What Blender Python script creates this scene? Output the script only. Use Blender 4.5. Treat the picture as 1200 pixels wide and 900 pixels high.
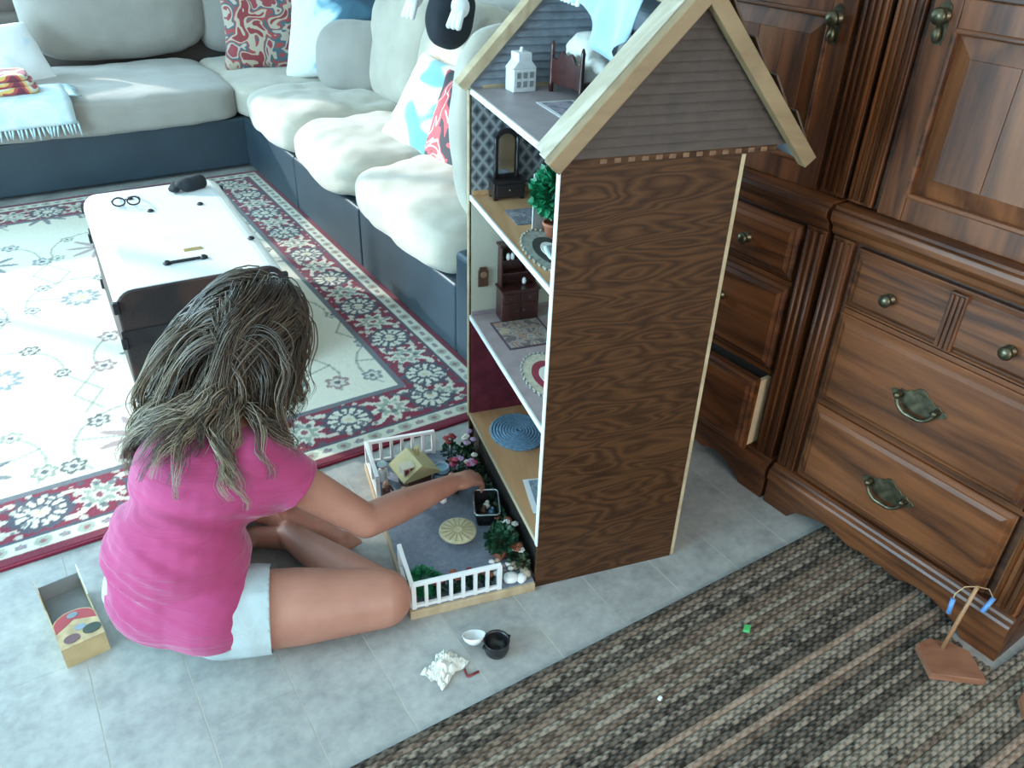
import bpy, bmesh, math, random
import numpy as np
from mathutils import Vector, Matrix, noise as mnoise
for _o in list(bpy.data.objects): bpy.data.objects.remove(_o)
SC = bpy.context.scene
COL = SC.collection
R = math.radians
random.seed(7)

# ------------------------------------------------------------------ camera
HC = 1.55
PITCH, ROLL, YAW = R(32.3), R(2.02), R(33.1)
def _basis():
    h = Vector((math.sin(YAW), math.cos(YAW), 0)); rt = Vector((math.cos(YAW), -math.sin(YAW), 0)); up = Vector((0, 0, 1))
    f = h*math.cos(PITCH) - up*math.sin(PITCH); u = h*math.sin(PITCH) + up*math.cos(PITCH)
    x = rt*math.cos(ROLL) + u*math.sin(ROLL); u2 = u*math.cos(ROLL) - rt*math.sin(ROLL)
    return x, u2, f
_x, _u, _f = _basis()
cam = bpy.data.cameras.new('camera'); camo = bpy.data.objects.new('camera', cam); COL.objects.link(camo)
camo.matrix_world = Matrix(((_x.x, _u.x, -_f.x, 0), (_x.y, _u.y, -_f.y, 0), (_x.z, _u.z, -_f.z, HC), (0, 0, 0, 1)))
cam.sensor_width = 36; cam.lens = 960.68/1200*36; cam.clip_start = 0.02
SC.camera = camo

# ------------------------------------------------------------------ world, sun, window light, exposure
W = bpy.data.worlds.new('world'); SC.world = W; W.use_nodes = True
_bg = W.node_tree.nodes['Background']; _bg.inputs[0].default_value = (0.62, 0.82, 1.0, 1); _bg.inputs[1].default_value = 1.2
def _aim(o, d): o.rotation_euler = Vector(d).to_track_quat('-Z', 'Y').to_euler()
sl = bpy.data.lights.new('sun', 'SUN'); sl.energy = 4.2; sl.angle = R(1.2); sl.color = (1.0, 0.96, 0.9)
so = bpy.data.objects.new('sun', sl); COL.objects.link(so); so.location = (-4, 8, 4); _aim(so, (1.6, -2.1, -1.0))
def window_light(name, loc, d, sx, sy, power, col):
    l = bpy.data.lights.new(name, 'AREA'); l.shape = 'RECTANGLE'; l.size = sx; l.size_y = sy; l.energy = power; l.color = col
    o = bpy.data.objects.new(name, l); COL.objects.link(o); o.location = loc; _aim(o, d); return o
SKYC = (0.50, 0.82, 1.0)
window_light('daylight_back_window', (-1.75, 6.33, 1.5), (0, -1, -0.25), 3.3, 1.3, 210, SKYC)
window_light('daylight_left_window', (-3.78, 1.6, 1.25), (1, 0, -0.12), 3.2, 1.9, 330, (0.48, 0.81, 1.0))
window_light('fill_behind_camera', (0.6, -2.34, 1.5), (0, 1, -0.1), 1.5, 1.0, 50, (1.0, 0.95, 0.9))  # added fill lamp behind the camera, set in an unseen window
SC.view_settings.view_transform = 'Standard'; SC.view_settings.look = 'None'
SC.view_settings.exposure = 0.2; SC.view_settings.gamma = 1.0; SC.view_settings.use_curve_mapping = False
SC.cycles.use_denoising = True
SC.cycles.max_bounces = 8; SC.cycles.diffuse_bounces = 5; SC.cycles.glossy_bounces = 3; SC.cycles.transparent_max_bounces = 8
SC.cycles.sample_clamp_indirect = 6.0

# ------------------------------------------------------------------ helpers
def tag(o, label=None, cat=None, group=None, kind=None):
    if label: o['label'] = label
    if cat: o['category'] = cat
    if group: o['group'] = group
    if kind: o['kind'] = kind
    return o
def thing(name, label, cat, loc=(0, 0, 0), rz=0.0, group=None):
    o = bpy.data.objects.new(name, None); COL.objects.link(o); o.empty_display_size = 0.05
    o.location = loc; o.rotation_euler = (0, 0, rz)
    return tag(o, label, cat, group)
def link(name, me, mat=None, parent=None, loc=(0, 0, 0), rot=(0, 0, 0)):
    o = bpy.data.objects.new(name, me); COL.objects.link(o)
    if mat is not None and len(me.materials) == 0: me.materials.append(mat)
    o.location = loc; o.rotation_euler = rot
    if parent: o.parent = parent
    return o
def copy_tree(o, parent=None):
    c = o.copy(); COL.objects.link(c); c.parent = parent
    for ch in o.children: copy_tree(ch, c)
    return c

class MB:
    def __init__(s): s.v = []; s.f = []; s.sm = []
    def add(s, vs, fs, smooth=False):
        n = len(s.v); s.v += [tuple(p) for p in vs]; s.f += [[i+n for i in f] for f in fs]; s.sm += [smooth]*len(fs); return s
    def box(s, x0, x1, y0, y1, z0, z1):
        return s.add([(x0,y0,z0),(x1,y0,z0),(x1,y1,z0),(x0,y1,z0),(x0,y0,z1),(x1,y0,z1),(x1,y1,z1),(x0,y1,z1)],
                     [(0,3,2,1),(4,5,6,7),(0,1,5,4),(1,2,6,5),(2,3,7,6),(3,0,4,7)])
    def obox(s, c, ax, ay, az):   # oriented box from centre and half-axes
        c = Vector(c); ax = Vector(ax); ay = Vector(ay); az = Vector(az)
        vs = [c+ax*i+ay*j+az*k for k in (-1, 1) for (i, j) in ((-1,-1),(1,-1),(1,1),(-1,1))]
        return s.add(vs, [(0,3,2,1),(4,5,6,7),(0,1,5,4),(1,2,6,5),(2,3,7,6),(3,0,4,7)])
    def prism(s, pts, axis, lo, hi, smooth=False):   # pts 2D outline; axis 0: (y,z) 1: (x,z) 2: (x,y)
        def P(p, t): return (t, p[0], p[1]) if axis == 0 else ((p[0], t, p[1]) if axis == 1 else (p[0], p[1], t))
        n = len(pts); vs = [P(p, lo) for p in pts]+[P(p, hi) for p in pts]
        fs = [[i, (i+1) % n, (i+1) % n+n, i+n] for i in range(n)]
        s.add(vs, fs, smooth); m = len(s.v)-2*n
        s.f += [[m+i for i in range(n)][::-1], [m+n+i for i in range(n)]]; s.sm += [False, False]; return s
    def frustum(s, r0, r1, axis, t0, t1):  # r=(a0,a1,b0,b1) rectangles on plane t0 and t1
        def P(a, b, t): return (t, a, b) if axis == 0 else ((a, t, b) if axis == 1 else (a, b, t))
        vs = []
        for r, t in ((r0, t0), (r1, t1)): vs += [P(r[0], r[2], t), P(r[1], r[2], t), P(r[1], r[3], t), P(r[0], r[3], t)]
        return s.add(vs, [(0,3,2,1),(4,5,6,7),(0,1,5,4),(1,2,6,5),(2,3,7,6),(3,0,4,7)])
    def lathe(s, prof, seg=16, c=(0, 0, 0), ax=None, sx=1.0, sy=1.0):
        M3 = Matrix.Identity(3) if ax is None else Vector(ax).to_track_quat('Z', 'Y').to_matrix()
        vs = []; fs = []
        for r, z in prof:
            for k in range(seg):
                a = 2*math.pi*k/seg; vs.append(Vector(c)+M3 @ Vector((r*math.cos(a)*sx, r*math.sin(a)*sy, z)))
        for i in range(len(prof)-1):
            for k in range(seg):
                k2 = (k+1) % seg; fs.append((i*seg+k, i*seg+k2, (i+1)*seg+k2, (i+1)*seg+k))
        s.add(vs, fs, True); m = len(s.v)-len(vs)
        s.f += [[m+k for k in range(seg)][::-1], [m+(len(prof)-1)*seg+k for k in range(seg)]]; s.sm += [False, False]; return s
    def tube(s, pts, rad, seg=8, closed=False, flat=1.0):
        pts = [Vector(p) for p in pts]; n = len(pts)
        if not hasattr(rad, '__len__'): rad = [rad]*n
        vs = []; fs = []; up = None
        for i in range(n):
            a = pts[(i-1) % n] if (closed or i > 0) else pts[i]; b = pts[(i+1) % n] if (closed or i < n-1) else pts[i]
            t = (b-a); t = t.normalized() if t.length > 1e-9 else Vector((0, 0, 1))
            if up is None:
                up = Vector((0, 0, 1)) if abs(t.z) < 0.9 else Vector((1, 0, 0))
            e1 = up-t*up.dot(t); e1 = e1.normalized() if e1.length > 1e-6 else t.orthogonal().normalized(); up = e1; e2 = t.cross(e1)
            for k in range(seg):
                a2 = 2*math.pi*k/seg; vs.append(pts[i]+(e1*math.cos(a2)*flat+e2*math.sin(a2))*rad[i])
        m = n if closed else n-1
        for i in range(m):
            j = (i+1) % n
            for k in range(seg):
                k2 = (k+1) % seg; fs.append((i*seg+k, i*seg+k2, j*seg+k2, j*seg+k))
        s.add(vs, fs, True)
        if not closed:
            b = len(s.v)-len(vs); s.f += [[b+k for k in range(seg)][::-1], [b+(n-1)*seg+k for k in range(seg)]]; s.sm += [False, False]
        return s
    def sphere(s, c, r, seg=16, rings=10, M3=None):
        if not hasattr(r, '__len__'): r = (r, r, r)
        M3 = M3 or Matrix.Identity(3); c = Vector(c); vs = [c+M3 @ Vector((0, 0, r[2]))]; fs = []
        for i in range(1, rings):
            t = math.pi*i/rings
            for k in range(seg):
                a = 2*math.pi*k/seg; vs.append(c+M3 @ Vector((r[0]*math.sin(t)*math.cos(a), r[1]*math.sin(t)*math.sin(a), r[2]*math.cos(t))))
        vs.append(c+M3 @ Vector((0, 0, -r[2]))); L = len(vs)-1
        for k in range(seg):
            k2 = (k+1) % seg; fs.append((0, 1+k, 1+k2)); fs.append((L, 1+(rings-2)*seg+k2, 1+(rings-2)*seg+k))
            for i in range(rings-2): fs.append((1+i*seg+k, 1+(i+1)*seg+k, 1+(i+1)*seg+k2, 1+i*seg+k2))
        return s.add(vs, fs, True)
    def cap(s, p0, r0, p1, r1, seg=16):   # tapered capsule
        p0 = Vector(p0); p1 = Vector(p1); d = (p1-p0).normalized(); L = (p1-p0).length; prof = []
        for i in range(7): t = math.pi/2*(1-i/6); prof.append((max(1e-4, r0*math.cos(t)), -r0*math.sin(t)))
        for i in range(7): t = math.pi/2*i/6; prof.append((max(1e-4, r1*math.cos(t)), L+r1*math.sin(t)))
        return s.lathe(prof, seg, p0, d)
    def mesh(s, name):
        me = bpy.data.meshes.new(name); me.from_pydata(s.v, [], s.f); me.polygons.foreach_set('use_smooth', s.sm)
        bm = bmesh.new(); bm.from_mesh(me); bmesh.ops.recalc_face_normals(bm, faces=bm.faces); bm.to_mesh(me); bm.free(); me.update(); return me
    def build(s, name, mat, parent=None, loc=(0, 0, 0), rz=0.0, bevel=0.0, seg=2, rot=None):
        o = link(name, s.mesh(name), mat, parent, loc, rot or (0, 0, rz))
        if bevel: bev(o, bevel, seg)
        return o
def bev(o, w, seg=2):
    m = o.modifiers.new('bevel', 'BEVEL'); m.width = w; m.segments = seg; m.limit_method = 'ANGLE'; m.angle_limit = R(40); return o
def subd(o, n=1):
    m = o.modifiers.new('subdivision', 'SUBSURF'); m.levels = n; m.render_levels = n; return o
def smooth_all(me): me.polygons.foreach_set('use_smooth', [True]*len(me.polygons))

# ------------------------------------------------------------------ materials (node based)
_MC = {}
def _new(name):
    m = bpy.data.materials.new(name); m.use_nodes = True; nt = m.node_tree; return m, nt, nt.nodes['Principled BSDF']
def N(nt, t, **kw):
    n = nt.nodes.new(t)
    for k, v in kw.items():
        if k.startswith('i_'):
            key = k[2:].replace('_', ' '); n.inputs[int(key) if key.isdigit() else key].default_value = v
        else: setattr(n, k, v)
    return n
def L(nt, a, b): nt.links.new(a, b)
def rgb(c): return (c[0], c[1], c[2], 1.0)
def s2l(r, g, b):
    f = lambda v: (v/255/12.92) if v/255 <= 0.04045 else ((v/255+0.055)/1.055)**2.4
    return (f(r), f(g), f(b))
def ramp(nt, stops, interp='LINEAR'):
    n = nt.nodes.new('ShaderNodeValToRGB'); cr = n.color_ramp; cr.interpolation = interp
    while len(cr.elements) < len(stops): cr.elements.new(0.5)
    for e, (p, c) in zip(cr.elements, stops): e.position = p; e.color = rgb(c)
    return n
def coords(nt, scale=(1, 1, 1), rot=(0, 0, 0), kind='Object'):
    tc = N(nt, 'ShaderNodeTexCoord'); mp = N(nt, 'ShaderNodeMapping'); mp.inputs['Scale'].default_value = scale; mp.inputs['Rotation'].default_value = rot
    L(nt, tc.outputs[kind], mp.inputs['Vector']); return mp.outputs['Vector']
def bump(nt, bs, h, st, dist=0.01):
    b = N(nt, 'ShaderNodeBump'); b.inputs['Strength'].default_value = st; b.inputs['Distance'].default_value = dist
    L(nt, h, b.inputs['Height']); L(nt, b.outputs['Normal'], bs.inputs['Normal'])
def plain(name, c, rough=0.6, var=0.12, scale=12, bmp=0.0, bscale=80, metal=0.0, spec=0.5, sheen=0.0, dist=0.004, coat=0.0):
    if name in _MC: return _MC[name]
    m, nt, bs = _new(name); v = coords(nt)
    n = N(nt, 'ShaderNodeTexNoise', i_Scale=scale, i_Detail=4.0); L(nt, v, n.inputs['Vector'])
    lo = tuple(x*(1-var) for x in c); hi = tuple(min(1, x*(1+var)) for x in c)
    r = ramp(nt, [(0.3, lo), (0.7, hi)]); L(nt, n.outputs['Fac'], r.inputs['Fac']); L(nt, r.outputs['Color'], bs.inputs['Base Color'])
    bs.inputs['Roughness'].default_value = rough; bs.inputs['Metallic'].default_value = metal; bs.inputs['Specular IOR Level'].default_value = spec
    bs.inputs['Sheen Weight'].default_value = sheen; bs.inputs['Coat Weight'].default_value = coat
    if bmp:
        n2 = N(nt, 'ShaderNodeTexNoise', i_Scale=bscale, i_Detail=3.0); L(nt, v, n2.inputs['Vector']); bump(nt, bs, n2.outputs['Fac'], bmp, dist)
    _MC[name] = m; return m
def wood(name, c1, c2, axis=1, rough=0.4, fine=60, coarse=7, stretch=9, coat=0.15, c3=None, spec=0.5):
    if name in _MC: return _MC[name]
    m, nt, bs = _new(name); sc = [1.0, 1.0, 1.0]; sc[axis] = 1.0/stretch
    v = coords(nt, tuple(sc))
    n1 = N(nt, 'ShaderNodeTexNoise', i_Scale=coarse, i_Detail=3.0, i_Distortion=1.2); L(nt, v, n1.inputs['Vector'])
    n2 = N(nt, 'ShaderNodeTexNoise', i_Scale=fine, i_Detail=6.0, i_Roughness=0.7); L(nt, v, n2.inputs['Vector'])
    mul = N(nt, 'ShaderNodeMath', operation='MULTIPLY'); mul.inputs[1].default_value = 9.0; L(nt, n1.outputs['Fac'], mul.inputs[0])
    fr = N(nt, 'ShaderNodeMath', operation='PINGPONG'); fr.inputs[1].default_value = 1.0; L(nt, mul.outputs[0], fr.inputs[0])
    mx = N(nt, 'ShaderNodeMath', operation='MULTIPLY_ADD'); mx.inputs[1].default_value = 0.45; L(nt, fr.outputs[0], mx.inputs[0])
    m2 = N(nt, 'ShaderNodeMath', operation='MULTIPLY'); m2.inputs[1].default_value = 0.6; L(nt, n2.outputs['Fac'], m2.inputs[0]); L(nt, m2.outputs[0], mx.inputs[2])
    mid = c3 or tuple((a+b)/2 for a, b in zip(c1, c2))
    r = ramp(nt, [(0.18, c1), (0.5, mid), (0.85, c2)]); L(nt, mx.outputs[0], r.inputs['Fac']); L(nt, r.outputs['Color'], bs.inputs['Base Color'])
    bs.inputs['Roughness'].default_value = rough; bs.inputs['Coat Weight'].default_value = coat; bs.inputs['Coat Roughness'].default_value = 0.25
    bs.inputs['Specular IOR Level'].default_value = spec
    bump(nt, bs, n2.outputs['Fac'], 0.15, 0.002); _MC[name] = m; return m
def attr_mat(name, rough=0.9, bmp=0.3, bscale=200, sheen=0.0, spec=0.3, attr='col'):
    if name in _MC: return _MC[name]
    m, nt, bs = _new(name); a = N(nt, 'ShaderNodeAttribute', attribute_name=attr); L(nt, a.outputs['Color'], bs.inputs['Base Color'])
    bs.inputs['Roughness'].default_value = rough; bs.inputs['Sheen Weight'].default_value = sheen; bs.inputs['Specular IOR Level'].default_value = spec
    v = coords(nt); n = N(nt, 'ShaderNodeTexNoise', i_Scale=bscale, i_Detail=2.0); L(nt, v, n.inputs['Vector']); bump(nt, bs, n.outputs['Fac'], bmp, 0.003)
    _MC[name] = m; return m
def patches(name, stops, scale=6, rough=0.85, dist=0.6, bmp=0.2, detail=1.5, sheen=0.2, smooth=False):
    # printed / woven cloth with large colour patches
    if name in _MC: return _MC[name]
    m, nt, bs = _new(name); v = coords(nt)
    n = N(nt, 'ShaderNodeTexNoise', i_Scale=scale, i_Detail=detail, i_Distortion=dist); L(nt, v, n.inputs['Vector'])
    r = ramp(nt, stops, 'LINEAR' if smooth else 'CONSTANT'); L(nt, n.outputs['Fac'], r.inputs['Fac']); L(nt, r.outputs['Color'], bs.inputs['Base Color'])
    bs.inputs['Roughness'].default_value = rough; bs.inputs['Sheen Weight'].default_value = sheen
    n2 = N(nt, 'ShaderNodeTexNoise', i_Scale=120, i_Detail=2.0); L(nt, v, n2.inputs['Vector']); bump(nt, bs, n2.outputs['Fac'], bmp, 0.003)
    _MC[name] = m; return m
def set_col(me, cols, name='col'):
    a = me.color_attributes.new(name, 'FLOAT_COLOR', 'POINT'); c = np.ones((len(me.vertices), 4), dtype=np.float32); c[:, :3] = cols
    a.data.foreach_set('color', c.ravel())

# soft cushion: rounded box with puff and folds
def cushion(name, mat, size, parent=None, loc=(0, 0, 0), rot=(0, 0, 0), puff=0.25, corner=0.35, folds=0.01, seed=0, n=22, fscale=5.0, pinch=0.0):
    bm = bmesh.new(); bmesh.ops.create_cube(bm, size=2.0); bmesh.ops.subdivide_edges(bm, edges=bm.edges[:], cuts=n, use_grid_fill=True)
    sx, sy, sz = size[0]/2, size[1]/2, size[2]/2; off = Vector((seed*3.1, seed*1.7, seed*5.3)); e = 2.0/corner
    for v in bm.verts:
        p = v.co.copy(); m = max(abs(p.x), abs(p.y), abs(p.z))
        q = (abs(p.x)**e+abs(p.y)**e+abs(p.z)**e)**(1/e); p = p*(m/q)
        a = max(0.0, 1-p.x*p.x)*max(0.0, 1-p.y*p.y)
        w = Vector((p.x*sx, p.y*sy, p.z*sz*(1-puff+puff*2*a**0.5 if pinch == 0 else max(0.06, a**pinch)*(1+puff))))
        if pinch: # pillow: corners stay, sides drawn in
            w.x *= 1-0.10*(1-p.y*p.y)*abs(p.x)**3; w.y *= 1-0.10*(1-p.x*p.x)*abs(p.y)**3
        nn = mnoise.noise(w*fscale+off)*folds+mnoise.noise(w*fscale*2.6+off)*folds*0.45
        d = Vector((w.x/sx**2, w.y/sy**2, w.z/sz**2)); d = d.normalized() if d.length else Vector((0, 0, 1))
        v.co = w+d*nn
    me = bpy.data.meshes.new(name); bm.to_mesh(me); bm.free(); smooth_all(me)
    return link(name, me, mat, parent, loc, rot)

# ================================================================== the room
X0, X1, Y0, Y1, ZC = -3.7, 2.22, -2.3, 6.2, 2.45
M_wall = plain('wall_paint', (0.52, 0.50, 0.46), 0.8, 0.04, 3, 0.05, 150)
M_wallb = plain('wall_brown_panel', (0.20, 0.155, 0.13), 0.7, 0.15, 5, 0.05, 90)
M_white = plain('white_paint', (0.75, 0.76, 0.76), 0.5, 0.04, 10)
def struct(name, mb, mat, parent=None, **k):
    o = mb.build(name, mat, parent, **k)
    if parent is None: o['kind'] = 'structure'
    return o
def floor_mat():
    m, nt, bs = _new('vinyl_floor'); v = coords(nt); g = N(nt, 'ShaderNodeNewGeometry')
    oi = N(nt, 'ShaderNodeObjectInfo')
    n1 = N(nt, 'ShaderNodeTexNoise', i_Scale=9.0, i_Detail=6.0, i_Roughness=0.65); L(nt, g.outputs['Position'], n1.inputs['Vector'])
    n2 = N(nt, 'ShaderNodeTexNoise', i_Scale=45.0, i_Detail=4.0); L(nt, g.outputs['Position'], n2.inputs['Vector'])
    a = N(nt, 'ShaderNodeMath', operation='MULTIPLY_ADD'); a.inputs[1].default_value = 0.7; L(nt, n1.outputs['Fac'], a.inputs[0])
    b = N(nt, 'ShaderNodeMath', operation='MULTIPLY'); b.inputs[1].default_value = 0.3; L(nt, n2.outputs['Fac'], b.inputs[0]); L(nt, b.outputs[0], a.inputs[2])
    r = ramp(nt, [(0.33, (0.25, 0.25, 0.245)), (0.5, (0.345, 0.345, 0.33)), (0.68, (0.45, 0.445, 0.42))]); L(nt, a.outputs[0], r.inputs['Fac'])
    hs = N(nt, 'ShaderNodeHueSaturation'); mr = N(nt, 'ShaderNodeMapRange'); mr.inputs[3].default_value = 0.94; mr.inputs[4].default_value = 1.06
    L(nt, oi.outputs['Random'], mr.inputs[0]); L(nt, mr.outputs[0], hs.inputs['Value']); L(nt, r.outputs['Color'], hs.inputs['Color'])
    L(nt, hs.outputs['Color'], bs.inputs['Base Color']); bs.inputs['Roughness'].default_value = 0.38; bump(nt, bs, n2.outputs['Fac'], 0.08, 0.002)
    return m
M_floor = floor_mat(); M_grout = plain('floor_seam', (0.43, 0.415, 0.37), 0.8)
floor = struct('floor', MB().box(X0, X1, Y0, Y1, -0.05, -0.0006), M_grout)
PW, PL = 0.1875, 1.22
pm = MB().box(0.0016, PW-0.0016, 0.0002, PL-0.0002, -0.004, 0.0).mesh('plank')
for i in range(-18, 12):
    xs = 0.0645+PW*i
    if xs+PW > X1 or xs < X0: continue
    off = (i*0.37 % 1)*PL
    for j in range(-3, 6):
        ys = off+PL*j
        if ys < Y0 or ys+PL > Y1 or ys > 2.2 and i > -14: continue
        link('plank', pm, M_floor, floor, (xs, ys, 0))
sub = MB().box(X0, X1, 2.3, Y1, -0.0004, -0.0001).build('underlay', M_floor, floor)
struct('ceiling', MB().box(X0-.1, X1+.1, Y0-.1, Y1+.1, ZC, ZC+0.1), plain('ceiling_paint', (0.72, 0.72, 0.70), 0.9, 0.02))
def wall_with_hole(name, axis, at, t, a0, a1, h0, h1, z0, z1, mat):
    mb = MB()
    def B(u0, u1, w0, w1):
        if axis == 1: mb.box(u0, u1, min(at, at+t), max(at, at+t), w0, w1)
        else: mb.box(min(at, at+t), max(at, at+t), u0, u1, w0, w1)
    B(a0, h0, 0, ZC); B(h1, a1, 0, ZC); B(h0, h1, 0, z0); B(h0, h1, z1, ZC)
    return struct(name, mb, mat)
wall_with_hole('wall_back', 1, Y1, 0.1, X0, X1, -3.45, -0.05, 0.88, 2.30, M_wallb)
wall_with_hole('wall_left', 0, X0, -0.1, Y0, Y1, 0.0, 3.2, 0.25, 2.2, M_wall)
wall_with_hole('wall_front', 1, Y0, -0.1, X0, X1, -0.2, 1.4, 0.95, 2.05, M_wall)
struct('wall_right', MB().box(X1, X1+0.1, Y0, Y1, 0, ZC), M_wall)
def window(name, axis, at, a0, a1, z0, z1, nm):
    mb = MB()
    def B(u0, u1, w0, w1, d=0.05):
        if axis == 1: mb.box(u0, u1, at-d, at+d, w0, w1)
        else: mb.box(at-d, at+d, u0, u1, w0, w1)
    B(a0, a0+.05, z0, z1); B(a1-.05, a1, z0, z1); B(a0, a1, z0, z0+.05); B(a0, a1, z1-.05, z1)
    o = struct(name, mb, M_white)
    for k in range(1, nm):
        u = a0+(a1-a0)*k/nm; mb = MB(); B(u-.02, u+.02, z0+.05, z1-.05, 0.03); mb.build('mullion', M_white, o)
    return o
window('window_1', 1, Y1+0.05, -3.45, -0.05, 0.88, 2.30, 3)
window('window_2', 0, X0-0.05, 0.0, 3.2, 0.25, 2.2, 2)
window('added_window', 1, Y0-0.05, -0.2, 1.4, 0.95, 2.05, 2)  # unseen window added to go with the fill lamp
struct('baseboard_back', MB().box(X0, X1, Y1-0.015, Y1, 0, 0.09), M_white)
struct('baseboard_left', MB().box(X0, X0+0.015, Y0, Y1-0.015, 0, 0.09), M_white)

# ================================================================== Persian style area rug (woven colours computed per vertex)
def persian():
    x0, x1, y0, y1, st = -1.20, 1.282, 1.93, 4.74, 0.0055
    xs = np.arange(x0, x1+st/2, st); ys = np.arange(y0, y1+st/2, st); nx, ny = len(xs), len(ys)
    X, Y = np.meshgrid(xs, ys)
    cream = np.array([0.66, 0.63, 0.52]); red = np.array([0.20, 0.018, 0.042]); navy = np.array([0.060, 0.070, 0.095]); rose = np.array([0.42, 0.24, 0.26])
    sage = np.array([0.36, 0.42, 0.34]); sky = np.array([0.22, 0.28, 0.34]); gold = np.array([0.55, 0.45, 0.27])
    C = np.zeros((ny, nx, 3)); C[:] = cream
    rng = np.random.RandomState(5)
    def put(mask, col, k=0.85): C[mask] = C[mask]*(1-k)+col*k
    # --- field sprays
    def flower(cx, cy, r, col, col2, ang, petals=10, leafy=False, core=True):
        dx, dy = X-cx, Y-cy; d = np.hypot(dx, dy); sel = d < r*1.6
        th = np.arctan2(dy, dx)+ang; w = np.abs(np.cos(th*petals/2))
        if leafy:
            put(sel & (d < r*(0.35+0.95*w**3)) & (d > r*0.18), col, 0.8)
        else:
            put(sel & (d < r*(0.62+0.38*w)), col, 0.85); put(sel & (d < r*(0.40+0.26*w)), cream, 0.75); 
        if core: put(sel & (d < r*0.26), col2, 0.9)
    def vine(pts, w, col):
        for (ax, ay), (bx, by) in zip(pts[:-1], pts[1:]):
            L2 = (bx-ax)**2+(by-ay)**2; t = np.clip(((X-ax)*(bx-ax)+(Y-ay)*(by-ay))/L2, 0, 1)
            put((np.hypot(X-ax-t*(bx-ax), Y-ay-t*(by-ay)) < w), col, 0.6)
    px, py = 0.47, 0.62
    cols = [navy, rose, sky, sage]
    k = 0
    for iy in range(5):
        for ix in range(5):
            cx = -0.90+px*(ix+0.35*(iy % 2))+rng.uniform(-.03, .03)+0.1; cy = 2.38+py*iy*0.86+rng.uniform(-.03, .03); k += 1
            s = 1 if (ix+iy) % 2 else -1
            # scrolling stem
            arc = [(cx+s*0.20*math.cos(t), cy+0.20*math.sin(t)) for t in np.linspace(-0.6, 3.4, 14)]
            vine(arc, 0.0046, sage*0.45); vine([(cx, cy), arc[3]], 0.0046, sage*0.45); vine([arc[-1], (arc[-1][0]-s*.10, arc[-1][1]-.16), (arc[-1][0]-s*.03, arc[-1][1]-.28)], 0.0046, sage*0.45)
            if k % 3 == 0: flower(cx, cy, 0.105, rose*0.75, navy, 0.3*k, 9, True)
            elif k % 3 == 1: flower(cx, cy, 0.078, sky*0.7, gold, 0.5*k, 11)
            else: flower(cx, cy, 0.090, navy*1.2, rose, 0.2*k, 8, True)
            for q in (1, 5, 9, 13):
                ex, ey = arc[q]; flower(ex+rng.uniform(-.02, .02), ey+rng.uniform(-.02, .02), rng.uniform(0.030, 0.046), cols[(k+q) % 4]*0.55, navy if q % 2 else rose, k+q, 6 if q % 2 else 4, q % 2 == 0, q % 2 == 1)
    # --- borders (distance from the outer edge)
    e = np.minimum(np.minimum(X-x0, x1-X), np.minimum(Y-y0, y1-Y))
    horiz = (np.minimum(Y-y0, y1-Y) <= np.minimum(X-x0, x1-X))
    U = np.where(horiz, X, Y)           # along the border
    C[e < 0.30] = red
    C[e < 0.036] = red*0.85
    g = (e >= 0.036) & (e < 0.088); C[g] = cream*0.92
    ph = (U/0.105) % 1.0
    gm = np.hypot((ph-0.5)*0.105, (e-0.062)*1.1); put(g & (gm < 0.022) & (gm > 0.009), np.where(True, sage*0.75, 0), 0.8); put(g & (gm < 0.009), red, 0.8)
    ph2 = ((U/0.105)+0.5) % 1.0; gm = np.hypot((ph2-0.5)*0.105, (e-0.062)*1.6); put(g & (gm < 0.016), navy*1.4, 0.8); put(g & (gm < 0.007), rose, 0.8)
    C[(e >= 0.088) & (e < 0.096)] = navy
    # main border
    mb = (e >= 0.096) & (e < 0.278); mid = 0.187; per = 0.30
    s = (U/per) % 1.0; v = e-mid
    wav = 0.062*np.sin(2*math.pi*U/per)
    put(mb & (np.abs(v-wav) < 0.011), cream, 0.9); put(mb & (np.abs(v+wav*0.9) < 0.008), cream*0.9, 0.85)
    put(mb & (np.abs(v-wav*0.45+0.03*np.cos(6*math.pi*U/per)) < 0.007), navy, 0.9)
    du = (s-0.5)*per; d = np.hypot(du, v); th = np.arctan2(v, du)
    put(mb & (d < 0.082), red*0.9, 1.0)
    put(mb & (d < 0.080+0.006*np.cos(14*th)), navy, 0.95); put(mb & (d < 0.066) & (d > 0.026) & (np.cos(13*th) > -0.35), cream, 0.95)
    put(mb & (d < 0.034), navy, 0.95); put(mb & (d < 0.024), cream, 0.9); put(mb & (d < 0.010), gold, 0.9)
    s2 = (U/per+0.5) % 1.0; du = (s2-0.5)*per; d = np.hypot(du*0.9, v*0.8); th = np.arctan2(v, du)
    put(mb & (d < 0.050+0.012*np.cos(8*th)), cream, 0.9); put(mb & (d < 0.036+0.009*np.cos(8*th)), sage*0.7, 0.9); put(mb & (d < 0.018), cream, 0.9); put(mb & (d < 0.010), red, 0.9)
    nz = np.sin(X*97+Y*31)*np.sin(Y*83-X*41)*np.sin(X*23+Y*57)
    put(mb & (nz > 0.50), cream*0.85, 0.8); put(mb & (nz < -0.45), navy, 0.8)
    C[(e >= 0.278) & (e < 0.300)] = np.array([0.13, 0.135, 0.15])
    # fibres: slight uneven wear
    C *= (1+0.02*rng.randn(ny, nx, 1))
    Z = np.full((ny, nx), 0.011)+0.0003*rng.randn(ny, nx)
    Z[e < 0.004] = 0.002
    verts = np.stack([X, Y, Z], -1).reshape(-1, 3)
    idx = np.arange(nx*ny).reshape(ny, nx); q = np.stack([idx[:-1, :-1], idx[:-1, 1:], idx[1:, 1:], idx[1:, :-1]], -1).reshape(-1, 4)
    me = bpy.data.meshes.new('area_rug'); me.vertices.add(len(verts)); me.vertices.foreach_set('co', verts.ravel())
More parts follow.
